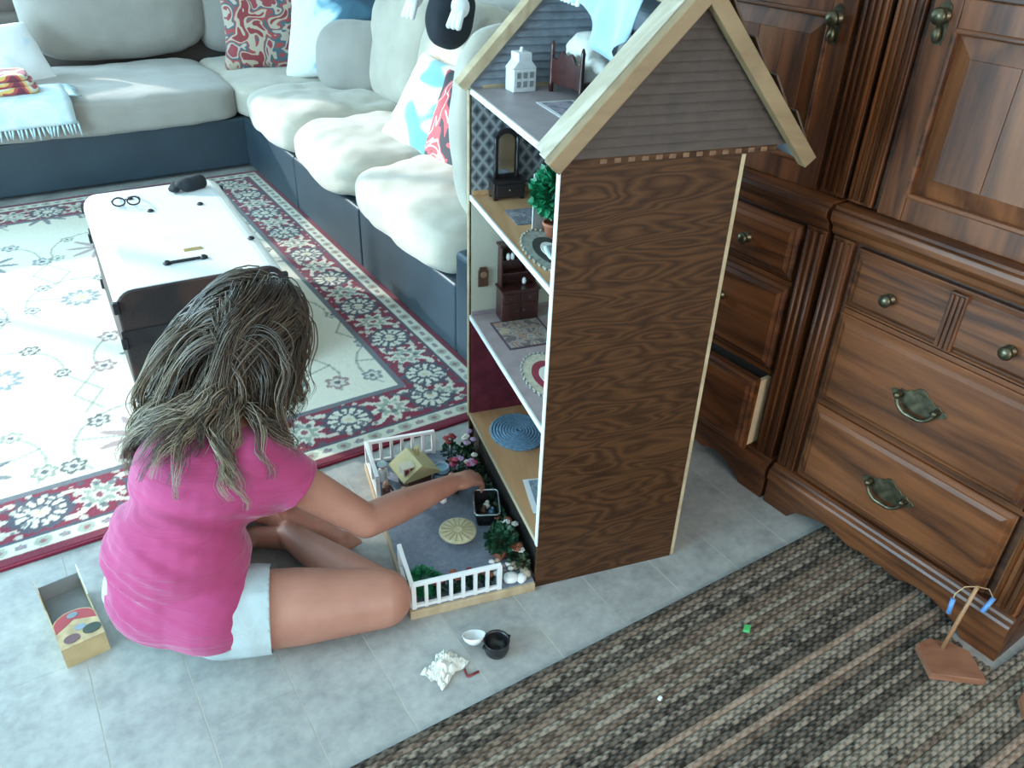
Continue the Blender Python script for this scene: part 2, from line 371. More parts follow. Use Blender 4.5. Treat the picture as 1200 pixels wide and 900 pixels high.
    me.loops.add(q.size); me.loops.foreach_set('vertex_index', q.ravel().astype(np.int32)); me.polygons.add(len(q))
    me.polygons.foreach_set('loop_start', np.arange(0, q.size, 4, dtype=np.int32)); me.polygons.foreach_set('loop_total', np.full(len(q), 4, dtype=np.int32))
    me.update(calc_edges=True); smooth_all(me); set_col(me, np.clip(C, 0, 1).reshape(-1, 3))
    o = link('area_rug', me, attr_mat('rug_pile', 0.95, 0.5, 260, 0.2, 0.1))
    MB().box(x0+.003, x1-.003, y0+.003, y1-.003, 0.0, 0.010).build('backing', plain('rug_backing', (0.35, 0.06, 0.09), 0.9), o)
    tag(o, 'cream Persian style rug with scrolling flowers and wide red border', 'rug')
persian()

# ================================================================== braided striped rug: every braid row is a rope of its own
def braid_mat(name, A, B):
    # two yarns plaited: stitches alternate along the braid, left and right strand out of step
    m, nt, bs = _new(name); v = coords(nt); oi = N(nt, 'ShaderNodeObjectInfo'); sp = N(nt, 'ShaderNodeSeparateXYZ'); L(nt, v, sp.inputs[0])
    ad = N(nt, 'ShaderNodeVectorMath', operation='ADD'); cx = N(nt, 'ShaderNodeCombineXYZ'); mu = N(nt, 'ShaderNodeMath', operation='MULTIPLY'); mu.inputs[1].default_value = 50.0
    L(nt, oi.outputs['Random'], mu.inputs[0]); L(nt, mu.outputs[0], cx.inputs[0]); L(nt, v, ad.inputs[0]); L(nt, cx.outputs[0], ad.inputs[1])
    sg = N(nt, 'ShaderNodeMath', operation='GREATER_THAN'); sg.inputs[1].default_value = 0.0; L(nt, sp.outputs['Y'], sg.inputs[0])
    ph = N(nt, 'ShaderNodeMath', operation='MULTIPLY'); ph.inputs[1].default_value = 0.5; L(nt, sg.outputs[0], ph.inputs[0])
    xx = N(nt, 'ShaderNodeMath', operation='MULTIPLY_ADD'); xx.inputs[1].default_value = 1/0.026; L(nt, sp.outputs['X'], xx.inputs[0]); L(nt, ph.outputs[0], xx.inputs[2])
    pp = N(nt, 'ShaderNodeMath', operation='PINGPONG'); pp.inputs[1].default_value = 0.5; L(nt, xx.outputs[0], pp.inputs[0])
    n = N(nt, 'ShaderNodeTexNoise', i_Scale=26.0, i_Detail=2.0); L(nt, ad.outputs[0], n.inputs['Vector'])
    n3 = N(nt, 'ShaderNodeTexNoise', i_Scale=240.0, i_Detail=2.0); L(nt, ad.outputs[0], n3.inputs['Vector'])
    s1 = N(nt, 'ShaderNodeMath', operation='MULTIPLY_ADD'); s1.inputs[1].default_value = 0.75; L(nt, pp.outputs[0], s1.inputs[0]); L(nt, n.outputs['Fac'], s1.inputs[2])
    s2 = N(nt, 'ShaderNodeMath', operation='MULTIPLY_ADD'); s2.inputs[1].default_value = 0.35; L(nt, n3.outputs['Fac'], s2.inputs[0]); L(nt, s1.outputs[0], s2.inputs[2])
    r = ramp(nt, [(0.62, A), (0.86, tuple((a_+b_)/2 for a_, b_ in zip(A, B))), (1.0, B)])
    L(nt, s2.outputs[0], r.inputs['Fac']); L(nt, r.outputs['Color'], bs.inputs['Base Color']); bs.inputs['Roughness'].default_value = 0.95; bs.inputs['Specular IOR Level'].default_value = 0.12
    bump(nt, bs, n3.outputs['Fac'], 0.6, 0.003); return m
def braided():
    B = {'k': braid_mat('braid_black', (0.026, 0.022, 0.019), (0.135, 0.110, 0.088)), 'b': braid_mat('braid_brown', (0.070, 0.048, 0.036), (0.22, 0.165, 0.125)), 't': braid_mat('braid_tan', (0.19, 0.125, 0.09), (0.34, 0.25, 0.19)),
         'g': braid_mat('braid_grey', (0.088, 0.074, 0.058), (0.32, 0.265, 0.205)), 'm': braid_mat('braid_mixed', (0.036, 0.030, 0.026), (0.28, 0.23, 0.18))}
    seq = 'kbmkmkbbgbbgbmkmkktgmktbkmkmkkgmggmgbgggmkttkmgggmkbtkmggbkmtkmkggmbkktmggkmbg'
    root = thing('braided_rug', 'braided striped rug in brown, black and grey beside the cabinets', 'rug')
    w = 0.0158; xa, xb = -0.75, 2.14
    def row(xb):
        n = int(130*(xb-xa)); prof = 7; vs = []; fs = []
        for i in range(n+1):
            x = xa+(xb-xa)*i/n
            for k in range(prof):
                a = math.pi*k/(prof-1); off = math.cos(a)
                b = 0.5+0.5*math.cos(2*math.pi*(x/0.026+(0.5 if off < 0 else 0)+abs(off)*0.4))
                vs.append((x, -off*w*0.54, 0.001+0.0085*math.sin(a)**0.6*(0.84+0.30*b*math.sin(a))))
        for i in range(n):
            for k in range(prof-1): fs.append((i*prof+k, (i+1)*prof+k, (i+1)*prof+k+1, i*prof+k+1))
        return MB().add(vs, fs, True).mesh('braid')
    base = [row(xb), row(1.648), row(1.78)]; meshes = {}; y = 0.982-w/2
    for i, ch in enumerate(seq):
        yy = y-i*w; key = (ch, 0 if yy < 0.44 else (1 if yy < 0.575 else 2))
        if key not in meshes:
            c = base[key[1]].copy(); c.materials.append(B[ch]); meshes[key] = c
        link('braid', meshes[key], None, root, ((i*0.0137) % 0.012-0.006, yy, 0.0))
    MB().box(xa+.03, 1.60, y-len(seq)*w, y, 0.0, 0.0012).build('backing', B['k'], root)
braided()

# ================================================================== sectional sofa
M_cush = plain('cream_microfibre', (0.44, 0.395, 0.32), 0.75, 0.10, 7, 0.25, 60, sheen=0.35)
M_cushg = plain('taupe_microfibre', (0.31, 0.285, 0.255), 0.8, 0.08, 6, 0.25, 60, sheen=0.3)
M_teal = plain('dark_blue_leather', (0.028, 0.046, 0.062), 0.42, 0.15, 5, 0.25, 120, dist=0.002)
sofa = thing('sectional_sofa', 'L-shaped sectional sofa with cream cushions on a dark blue base', 'sofa', (0, 0, 0))
XR, YB = 1.255, 4.83
# base panels (upholstered modules with seams between)
for (a, b) in ((2.315, 3.17), (3.175, 3.99), (3.995, YB)):
    MB().box(XR, 2.20, a, b, 0.02, 0.295).build('base_panel', M_teal, sofa, bevel=0.012, seg=3)
for (a, b) in ((-1.55, -0.35), (-0.345, 2.20)):
    MB().box(a, b, YB+0.001, 5.95, 0.02, 0.29).build('base_panel', M_teal, sofa, bevel=0.012, seg=3)
MB().box(XR-0.005, 2.20, 2.06, 2.310, 0.02, 0.43).build('arm', M_teal, sofa, bevel=0.02, seg=3)
MB().box(-1.78, -1.555, YB-0.01, 5.95, 0.02, 0.58).build('arm', M_teal, sofa, bevel=0.03, seg=3)
MB().box(-1.55, 2.20, 5.955, 6.16, 0.02, 0.72).build('back_frame', plain('sofa_back_brown', (0.14, 0.115, 0.10), 0.6), sofa, bevel=0.03, seg=3)
MB().box(2.14, 2.205, 2.315, 5.95, 0.29, 0.80).build('back_frame', M_teal, sofa, bevel=0.02, seg=3)
# seat cushions of the long side
for k, (a, b) in enumerate(((3.955, 4.70), (3.215, 3.955), (2.33, 3.215))):
    cushion('seat_cushion', M_cush, (0.72, b-a+0.01, 0.215), sofa, (1.565, (a+b)/2, 0.385), (0, 0, 0), puff=0.10, corner=0.42, folds=0.020, seed=k+1, n=34, fscale=4.6)
cushion('seat_cushion', M_cush, (0.95, 1.05, 0.20), sofa, (1.70, 5.25, 0.375), puff=0.08, corner=0.3, folds=0.012, seed=7, n=24)
# long seat of the far side
cushion('seat_cushion', M_cushg, (1.42, 0.96, 0.20), sofa, (0.545, 5.27, 0.375), puff=0.06, corner=0.22, folds=0.010, seed=9, n=30)
cushion('seat_cushion', M_cushg, (1.40, 0.96, 0.20), sofa, (-0.86, 5.27, 0.375), puff=0.06, corner=0.22, folds=0.010, seed=10, n=24)
# back cushions
cushion('back_cushion', M_cushg, (1.04, 0.62, 0.30), sofa, (0.84, 5.84, 0.78), (R(78), 0, 0), puff=0.22, corner=0.55, folds=0.010, seed=11, n=26)
cushion('back_cushion', M_cushg, (0.62, 0.58, 0.26), sofa, (1.62, 5.82, 0.74), (R(76), 0, R(-14)), puff=0.2, corner=0.5, folds=0.010, seed=12, n=22)
cushion('back_cushion', M_cush, (0.60, 0.62, 0.24), sofa, (1.99, 4.18, 0.74), (0, R(-74), 0), puff=0.2, corner=0.5, folds=0.014, seed=13, n=24)
cushion('back_cushion', M_cush, (0.60, 0.64, 0.26), sofa, (1.98, 3.54, 0.73), (0, R(-72), 0), puff=0.2, corner=0.5, folds=0.014, seed=14, n=24)
cushion('back_cushion', M_cush, (0.60, 0.70, 0.26), sofa, (1.98, 2.88, 0.73), (0, R(-72), 0), puff=0.2, corner=0.5, folds=0.014, seed=15, n=24)

# ---- throw pillows and cloths on the sofa
def pillow(name, label, mat, size, loc, rot, seed, pinch=0.42, group=None):
    return tag(cushion(name, mat, size, None, loc, rot, puff=0.0, corner=0.16, folds=0.010, seed=seed, n=22, pinch=pinch), label, 'pillow', group)
M_red = patches('pillow_red_print', [(0.0, (0.22, 0.03, 0.035)), (0.40, (0.40, 0.33, 0.25)), (0.47, (0.30, 0.05, 0.05)), (0.52, (0.06, 0.10, 0.12)), (0.58, (0.40, 0.33, 0.26)), (0.64, (0.25, 0.04, 0.05))], 9, dist=0.9)
M_sky = patches('pillow_blue_print', [(0.0, (0.02, 0.06, 0.09)), (0.46, (0.035, 0.11, 0.17)), (0.50, (0.12, 0.30, 0.42)), (0.55, (0.7, 0.73, 0.7)), (0.7, (0.6, 0.68, 0.68))], 2.6, dist=0.5, smooth=True)
M_sky2 = patches('pillow_white_blue', [(0.0, (0.06, 0.22, 0.32)), (0.42, (0.16, 0.42, 0.52)), (0.47, (0.60, 0.66, 0.62)), (0.75, (0.62, 0.64, 0.58))], 4.5, dist=0.4, smooth=True)
M_rb = patches('pillow_red_black', [(0.0, (0.03, 0.03, 0.04)), (0.45, (0.55, 0.07, 0.09)), (0.52, (0.6, 0.5, 0.45)), (0.56, (0.5, 0.06, 0.08))], 8, dist=0.8)
def sky_print():
    m, nt, bs = _new('pillow_white_to_blue'); v = coords(nt); sp = N(nt, 'ShaderNodeSeparateXYZ'); L(nt, v, sp.inputs[0])
    n = N(nt, 'ShaderNodeTexNoise', i_Scale=5.0, i_Detail=2.5, i_Distortion=0.6); L(nt, v, n.inputs['Vector'])
    a = N(nt, 'ShaderNodeMath', operation='MULTIPLY_ADD'); a.inputs[1].default_value = 1.5; L(nt, sp.outputs['X'], a.inputs[0]); L(nt, n.outputs['Fac'], a.inputs[2])
    r = ramp(nt, [(0.16, (0.66, 0.68, 0.64)), (0.32, (0.60, 0.66, 0.66)), (0.38, (0.22, 0.42, 0.52)), (0.46, (0.05, 0.13, 0.19)), (0.8, (0.02, 0.05, 0.075))]); L(nt, a.outputs[0], r.inputs['Fac']); L(nt, r.outputs['Color'], bs.inputs['Base Color'])
    bs.inputs['Roughness'].default_value = 0.85; return m
M_sky = sky_print()
pillow('throw_pillow', 'red, cream and teal patterned pillow standing in the sofa corner', M_red, (0.52, 0.52, 0.17), (1.57, 5.24, 0.70), (R(72), 0, R(-22)), 21)
pillow('throw_pillow', 'large white and dark blue printed pillow behind the round taupe pillow', M_sky, (0.74, 0.60, 0.18), (1.88, 4.74, 0.74), (R(72), 0, R(-46)), 22)
tag(cushion('bolster_pillow', M_cushg, (0.48, 0.40, 0.22), None, (1.83, 4.46, 0.63), (R(66), 0, R(-42)), puff=0.22, corner=0.75, folds=0.010, seed=23, n=20), 'rounded taupe pillow leaning on the blue printed pillow', 'pillow')
pillow('throw_pillow', 'white and turquoise pillow slumped on the middle seat cushion', M_sky2, (0.50, 0.46, 0.17), (1.72, 3.36, 0.60), (R(8), R(-52), R(12)), 24)
pillow('throw_pillow', 'red and black pillow wedged behind the white and turquoise pillow', M_rb, (0.44, 0.42, 0.13), (1.66, 3.00, 0.62), (R(0), R(-70), R(4)), 25)
tag(cushion('end_cushion', M_cush, (0.56, 0.16, 0.66), None, (1.62, 2.47, 0.74), (R(-6), 0, 0), puff=0.12, corner=0.6, folds=0.016, seed=26, n=24), 'tall cream cushion standing against the near sofa arm', 'cushion')
M_blkcloth = plain('black_cloth', (0.012, 0.016, 0.022), 0.9, 0.2, 10, 0.3, 60)
ga = thing('plush_toy', 'black cloth toy with white gloves slung over the sofa back cushions', 'toy', (1.84, 3.32, 1.03), R(10))
cushion('body', M_blkcloth, (0.20, 0.16, 0.24), ga, (-0.06, 0, -0.02), (0, R(18), 0), puff=0.15, corner=0.7, folds=0.014, seed=27, n=14)
for sgn in (1, -1):
    mb = MB().tube([(-0.02, sgn*0.06, 0.08), (-0.07, sgn*0.12, 0.10), (-0.12, sgn*0.15, 0.06)], [0.03, 0.03, 0.035], 10)
    arm = mb.build('arm', M_blkcloth, ga)
    mb = MB().sphere((-0.13, sgn*0.155, 0.035), (0.04, 0.035, 0.045))
    for q in (-1, 0, 1): mb.cap((-0.14, sgn*0.155+q*0.022, 0.02), 0.014, (-0.165, sgn*0.155+q*0.03, -0.035), 0.013, 8)
    mb.build('glove', M_white, arm)

pillow('throw_pillow', 'white pillow with pale blue marks beside the folded blanket', patches('pillow_white_mark', [(0.0, (0.2, 0.35, 0.5)), (0.33, (0.6, 0.7, 0.75)), (0.40, (0.78, 0.8, 0.8)), (0.8, (0.8, 0.8, 0.8))], 6, smooth=True), (0.42, 0.40, 0.16), (0.19, 5.42, 0.585), (R(52), 0, R(20)), 28)
# folded throw with fringe
def blanket():
    root = thing('fringed_throw', 'white and blue throw blanket with fringe hanging over the far seat', 'blanket', (0.16, 4.905, 0.478))
    m1 = patches('throw_weave', [(0.0, (0.3, 0.5, 0.6)), (0.40, (0.68, 0.74, 0.74)), (0.62, (0.5, 0.66, 0.72))], 9, smooth=True)
    # sheet lying over the seat, dropping over its front edge
    vs = []; fs = []; n1, n2 = 16, 26
    for j in range(n2+1):
        s = j/n2*0.415
        for i in range(n1+1):
            x = -0.36+0.60*i/n1
            if s < 0.27: y, z = 0.17-s, 0.016
            else:
                t = s-0.27; y = -0.10-0.055*math.sin(min(t/0.06, 1)*math.pi/2); z = 0.016-max(0, t-0.045)-0.02*min(t/0.06, 1)
            w = mnoise.noise(Vector((x*8, s*9, 3)))*0.010; vs.append((x+mnoise.noise(Vector((x*3, s*5, 9)))*0.012, y-abs(w)*(s > .27), z+abs(w)))
    for j in range(n2):
        for i in range(n1): a = j*(n1+1)+i; fs.append((a, a+1, a+n1+2, a+n1+1))
    o = MB().add(vs, fs, True).build('cloth', m1, root); sm = o.modifiers.new('solid', 'SOLIDIFY'); sm.thickness = 0.012; sm.offset = 1
    mb = MB(); zf = vs[-1][2]
    for i in range(34):
        x = -0.36+0.60*i/33; a = random.uniform(-.012, .012)
        mb.tube([(x, -0.158, zf+0.01), (x+a*.5, -0.166, zf-0.02), (x+a, -0.163, zf-random.uniform(.04, .065))], [0.006, 0.006, 0.003], 5)
    for i in range(16):
        y = 0.16-0.017*i; a = random.uniform(-.012, .012); mb.tube([(0.235, y, 0.022), (0.262, y+a*.5, 0.020), (0.29+a, y+a, 0.012)], [0.006, 0.006, 0.003], 5)
    f = mb.build('fringe', plain('fringe_yarn', (0.50, 0.64, 0.68), 0.9), root); f['kind'] = 'stuff'
    f['label'] = 'pale blue yarn fringe'
blanket()
M_fold = patches('folded_cloth_print', [(0.0, (0.16, 0.03, 0.05)), (0.44, (0.42, 0.07, 0.07)), (0.50, (0.65, 0.42, 0.12)), (0.55, (0.6, 0.55, 0.45)), (0.62, (0.35, 0.06, 0.08))], 8, dist=0.3)
fc = thing('folded_cloth', 'folded maroon and yellow patterned cloth lying on the fringed throw', 'cloth', (0.05, 4.975, 0.510))
for k, (dz, sx) in enumerate(((0.0, 0.42), (0.028, 0.41), (0.056, 0.39))):
    cushion('fold', M_fold, (sx, 0.22, 0.032), fc, (0.02-0.01*k, 0.01*k, 0.016+dz), puff=0.03, corner=0.35, folds=0.006, seed=30+k, n=14)

# ================================================================== trunk used as coffee table
TR = R(-2.9)
trunk = thing('steamer_trunk', 'old steamer trunk with white top and dark leather sides on the rug', 'trunk', (0.482, 3.018, 0.011), TR)
M_leath = patches('trunk_leather', [(0.0, (0.014, 0.011, 0.012)), (0.46, (0.022, 0.016, 0.017)), (0.58, (0.055, 0.026, 0.022)), (0.7, (0.07, 0.032, 0.026))], 7, rough=0.5, dist=0.4, sheen=0.0, smooth=True)
M_ttop = plain('trunk_white_top', (0.72, 0.74, 0.74), 0.32, 0.05, 6, 0.08, 30)
M_iron = plain('trunk_iron', (0.035, 0.035, 0.04), 0.45, 0.2, 20, metal=0.6)
M_slat = wood('trunk_slat_wood', (0.42, 0.43, 0.43), (0.62, 0.63, 0.62), 1, 0.4)
tw, tl, th = 0.264, 0.478, 0.395
MB().box(-tw, tw, -tl, tl, 0.0, 0.232).build('body', M_leath, trunk, bevel=0.006)
def lid_prof(w, z0, z1, r=0.060):
    pts = [(-w, z0)]+[(-w+r-r*math.cos(a), z1-r+r*math.sin(a)) for a in np.linspace(0, math.pi/2, 7)]+[(w-r+r*math.sin(a), z1-r+r*math.cos(a)) for a in np.linspace(0, math.pi/2, 7)]+[(w, z0)]
    return pts
lid = MB().prism(lid_prof(tw, 0.238, th), 1, -tl, tl).build('lid', M_leath, trunk, bevel=0.006)
MB().prism(lid_prof(tw+0.002, th-0.058, th+0.003, 0.060), 1, -tl+0.006, tl-0.006).build('top_panel', M_ttop, trunk, bevel=0.004)
for x in (): MB().box(x-0.018, x+0.018, -tl+0.012, tl-0.012, th+0.0025, th+0.006).build('slat', M_slat if abs(x) < 0.3 else M_iron, trunk, bevel=0.002)
for s in (-1, 1):
    MB().box(-tw-0.004, tw+0.004, s*tl-0.004, s*tl+0.004, 0.205, 0.262).build('band', M_iron, trunk, bevel=0.002)
    MB().box(-tw-0.003, tw+0.003, s*tl-0.003, s*tl+0.003, 0.0, 0.03).build('band', M_iron, trunk, bevel=0.002)
    h = MB().tube([(-0.09, s*(tl+0.004), 0.16), (-0.05, s*(tl+0.024), 0.152), (0.05, s*(tl+0.024), 0.152), (0.09, s*(tl+0.004), 0.16)], 0.012, 8).build('handle', M_leath, trunk)
    for x in (-tw, tw):
        for z in (0.02, 0.22, th-0.05): MB().obox((x, s*tl, z), (0.010, 0, 0), (0, 0.010, 0), (0, 0, 0.02)).build('corner_fitting', M_iron, trunk, bevel=0.004)
def on_trunk(x, y, z=0.0):
    c, s = math.cos(TR), math.sin(TR); return (0.482+x*c-y*s, 3.018+x*s+y*c, 0.011+th+0.0032+z)
for (x, y) in ((-0.05, 0.19), (0.13, 0.19), (-0.10, 0.36), (0.13, 0.41), (0.22, -0.23)):
    MB().lathe([(0.011, 0), (0.013, 0.003), (0.009, 0.008), (0.002, 0.010)], 12).build('rivet', M_iron, trunk, (x, y, th+0.0025))
lt = MB().box(-0.055, 0.055, -0.006, 0.006, 0.0, 0.008).build('latch', M_iron, trunk, (-0.02, -0.33, th+0.003), bevel=0.002)
for x in (-0.058, 0.058): MB().lathe([(0.013, 0), (0.014, 0.006), (0.006, 0.012)], 12, (x, 0, 0)).build('latch_end', M_iron, lt)
MB().box(-0.03, 0.03, -0.010, 0.010, 0, 0.003).build('brass_plate', plain('brass_plate', (0.5, 0.36, 0.15), 0.4, metal=0.6), trunk, (0.02, -0.24, th+0.003))
# loose things on the trunk
pch = thing('black_pouch', 'small crumpled black pouch at the far corner of the trunk', 'pouch', on_trunk(0.135, 0.385), 0.3)
cushion('pouch_body', M_blkcloth, (0.115, 0.075, 0.045), pch, (0, 0, 0.022), puff=0.15, corner=0.7, folds=0.012, seed=41, n=10, fscale=14)
cushion('pouch_flap', M_blkcloth, (0.07, 0.05, 0.018), pch, (-0.055, 0.012, 0.018), (0, R(-12), 0.5), puff=0.1, corner=0.6, folds=0.006, seed=42, n=8, fscale=14)
gl = thing('eyeglasses', 'dark folded eyeglasses lying on the white trunk top', 'glasses', on_trunk(-0.12, 0.28), R(-10))
for x in (-0.026, 0.026):
    MB().tube([(x+0.022*math.cos(a), 0.0, 0.020+0.016*math.sin(a)) for a in np.linspace(0, 2*math.pi, 17)[:-1]], 0.0032, 6, closed=True).build('rim', M_iron, gl)
    MB().tube([(x*1.9, 0, 0.024), (x*1.7, 0.05, 0.016), (x*1.2, 0.10, 0.004)], 0.003, 6).build('temple', M_iron, gl)
MB().tube([(-0.006, 0, 0.024), (0, 0, 0.028), (0.006, 0, 0.024)], 0.003, 6).build('bridge', M_iron, gl)

# ================================================================== oak cabinets
KO, KR = (1.669, 1.161), R(2.98)
def KW(x, y, z=0.0):
    c, s = math.cos(KR), math.sin(KR); return (KO[0]+x*c-y*s, KO[1]+x*s+y*c, z)
OK1, OK2, OK3 = (0.022, 0.0062, 0.0025), (0.205, 0.066, 0.021), (0.110, 0.034, 0.0105)
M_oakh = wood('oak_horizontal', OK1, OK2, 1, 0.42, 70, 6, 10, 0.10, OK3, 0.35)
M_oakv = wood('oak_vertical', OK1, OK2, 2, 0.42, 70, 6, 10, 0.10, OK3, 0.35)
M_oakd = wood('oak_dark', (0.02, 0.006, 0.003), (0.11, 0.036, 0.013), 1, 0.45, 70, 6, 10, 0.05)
M_oakb = wood('oak_board', (0.030, 0.009, 0.0035), (0.235, 0.084, 0.029), 2, 0.42, 60, 5, 8, 0.10, (0.140, 0.047, 0.0155), 0.35)
M_pine = plain('drawer_box_pine', (0.55, 0.40, 0.25), 0.6, 0.1, 12)
M_brass = plain('antique_brass', (0.115, 0.10, 0.062), 0.36, 0.5, 60, metal=0.85)
M_gap_shade = plain('cabinet_inside_shade', (0.012, 0.008, 0.006), 0.9)

def raised_front(y0, y1, z0, z1, x=0.0, t=0.020, bvl=0.026):
    # drawer front: thin outer lip, ogee step, sloped bevel up to the flat face
    mb = MB().box(x-0.008, x+0.006, y0, y1, z0, z1)
    mb.frustum((y0+0.004, y1-0.004, z0+0.004, z1-0.004), (y0+bvl*0.45, y1-bvl*0.45, z0+bvl*0.45, z1-bvl*0.45), 0, x-0.0081, x-t*0.72)
    mb.frustum((y0+bvl*0.6, y1-bvl*0.6, z0+bvl*0.6, z1-bvl*0.6), (y0+bvl, y1-bvl, z0+bvl, z1-bvl), 0, x-t*0.7, x-t)
    return mb
def knob(parent, x, y, z, r=0.0155):
    o = MB().lathe([(r*0.9, 0), (r*0.9, 0.003), (r*0.45, 0.006), (r*0.42, 0.012), (r*0.95, 0.018), (r, 0.023), (r*0.8, 0.028), (r*0.2, 0.031)], 18, (0, 0, 0), (-1, 0, 0)).build('knob', M_brass, parent, (x, y, z))
    o['label'] = 'round antique brass knob'; return o
def bail(parent, x, y, z):
    half = [(0.0, -0.030), (0.016, -0.026), (0.026, -0.030), (0.034, -0.020), (0.045, -0.021), (0.055, -0.012), (0.066, -0.009), (0.072, 0.001), (0.064, 0.009), (0.054, 0.008), (0.048, 0.015), (0.036, 0.014), (0.028, 0.022), (0.018, 0.024), (0.010, 0.034), (0.0, 0.038)]
    out = half+[(-a, b) for a, b in half[::-1][1:-1]]
    pl = MB().prism(out, 0, -0.003, 0.0).build('bail_pull', M_brass, parent, (x, y, z), bevel=0.001, seg=1); pl['label'] = 'antique brass bat-wing plate with swinging bail'
    for s in (-1, 1): MB().lathe([(0.009, 0), (0.008, 0.006), (0.006, 0.014), (0.008, 0.018), (0.003, 0.021)], 12, (-0.003, s*0.047, 0.002), (-1, 0, 0)).build('post', M_brass, pl)
    pts = [(-0.016, 0.047*math.cos(a)*1.02, 0.004-0.040*math.sin(a)*(1.0 if abs(math.cos(a)) > .3 else 0.94)) for a in np.linspace(0, math.pi, 19)]
    MB().tube(pts, [0.0035+0.0022*math.sin(a) for a in np.linspace(0, math.pi, 19)], 8).build('bail', M_brass, pl)
    return pl
def fluted(parent, y0, y1, z0, z1, x=-0.012, n=3):
    o = MB().box(x, 0.02, y0, y1, z0, z1).build('fluted_stile', M_oakv, parent, bevel=0.002)
    w = (y1-y0)/(n+1.0)
    for k in range(n):
        yc = y0+(y1-y0)*(k+0.5)/n
        prof = [(x+0.0005, yc-w*0.36)]+[(x-0.008*math.sin(a), yc-w*0.36*math.cos(a)) for a in np.linspace(0.1, math.pi-0.1, 7)]+[(x+0.0005, yc+w*0.36)]
        MB().prism(prof, 2, z0+0.008, z1-0.008, True).build('reed', M_oakv, o)
    return o
def molding(name, parent, y0, y1, z0, z1, xo, prof, x_in=0.03, mat=None):
    # prof: list of (outward 0..1, height 0..1)
    pts = [(x_in, z0)]+[(-xo*a, z0+(z1-z0)*b) for a, b in prof]+[(x_in, z1)]
    return MB().prism(pts, 1, y0, y1).build(name, mat or M_oakh, parent, bevel=0.0015)
OGEE = [(0.35, 0.0), (0.5, 0.12), (0.55, 0.3), (0.8, 0.42), (0.98, 0.55), (1.0, 0.72), (0.92, 0.86), (0.7, 0.9), (0.7, 1.0)]
BASEM = [(1.0, 0.0), (1.0, 0.55), (0.9, 0.68), (0.65, 0.78), (0.55, 0.9), (0.35, 1.0)]
def cabinet(label, y0, y1, fl_lo, fl_hi, dep=0.44):
    c = thing('oak_cabinet', label, 'cabinet', KW(0, 0, 0), KR, 'tall oak cabinets along the right wall')
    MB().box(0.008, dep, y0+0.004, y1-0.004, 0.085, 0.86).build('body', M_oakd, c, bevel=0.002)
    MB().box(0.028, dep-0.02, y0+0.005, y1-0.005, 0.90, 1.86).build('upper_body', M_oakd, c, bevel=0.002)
    for (a, b) in (fl_lo, fl_hi):
        fluted(c, a, b, 0.135, 0.825)
        fluted(c, a-0.004, b+0.004, 0.905, 1.80, 0.010, 4)
    molding('counter_molding', c, y0, y1, 0.828, 0.900, 0.040, OGEE, dep)
    molding('base_molding', c, y0-0.0, y1+0.0, 0.085, 0.135, 0.034, BASEM)
    molding('cornice', c, y0-0.01, y1+0.01, 1.80, 1.90, 0.06, OGEE, dep-0.02)
    # scalloped apron between bracket feet
    a, b = y0, y1; w = b-a; pts = [(a, 0.088), (a, 0.0), (a+0.085, 0.0), (a+0.095, 0.014), (a+0.11, 0.030), (a+0.135, 0.040)]
    mid = []
    for t in np.linspace(0.0, 1.0, 13)[1:-1]:
        y = a+0.135+(w-0.27)*t; mid.append((y, 0.040+0.016*abs(math.sin(t*math.pi*3))-0.012*math.exp(-((t-0.5)/0.09)**2)))
    pts += mid+[(b-0.135, 0.040), (b-0.11, 0.030), (b-0.095, 0.014), (b-0.085, 0.0), (b, 0.0), (b, 0.088)]
    MB().prism(pts, 0, -0.026, -0.002).build('scalloped_apron', M_oakh, c, bevel=0.002)
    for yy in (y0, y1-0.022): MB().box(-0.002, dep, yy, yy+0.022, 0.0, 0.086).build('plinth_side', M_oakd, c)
    # rails between the drawers
    for z in (0.385, 0.652): MB().box(-0.002, 0.012, y0+0.075, y1-0.075, z-0.006, z+0.006).build('rail', M_oakh, c)
    return c
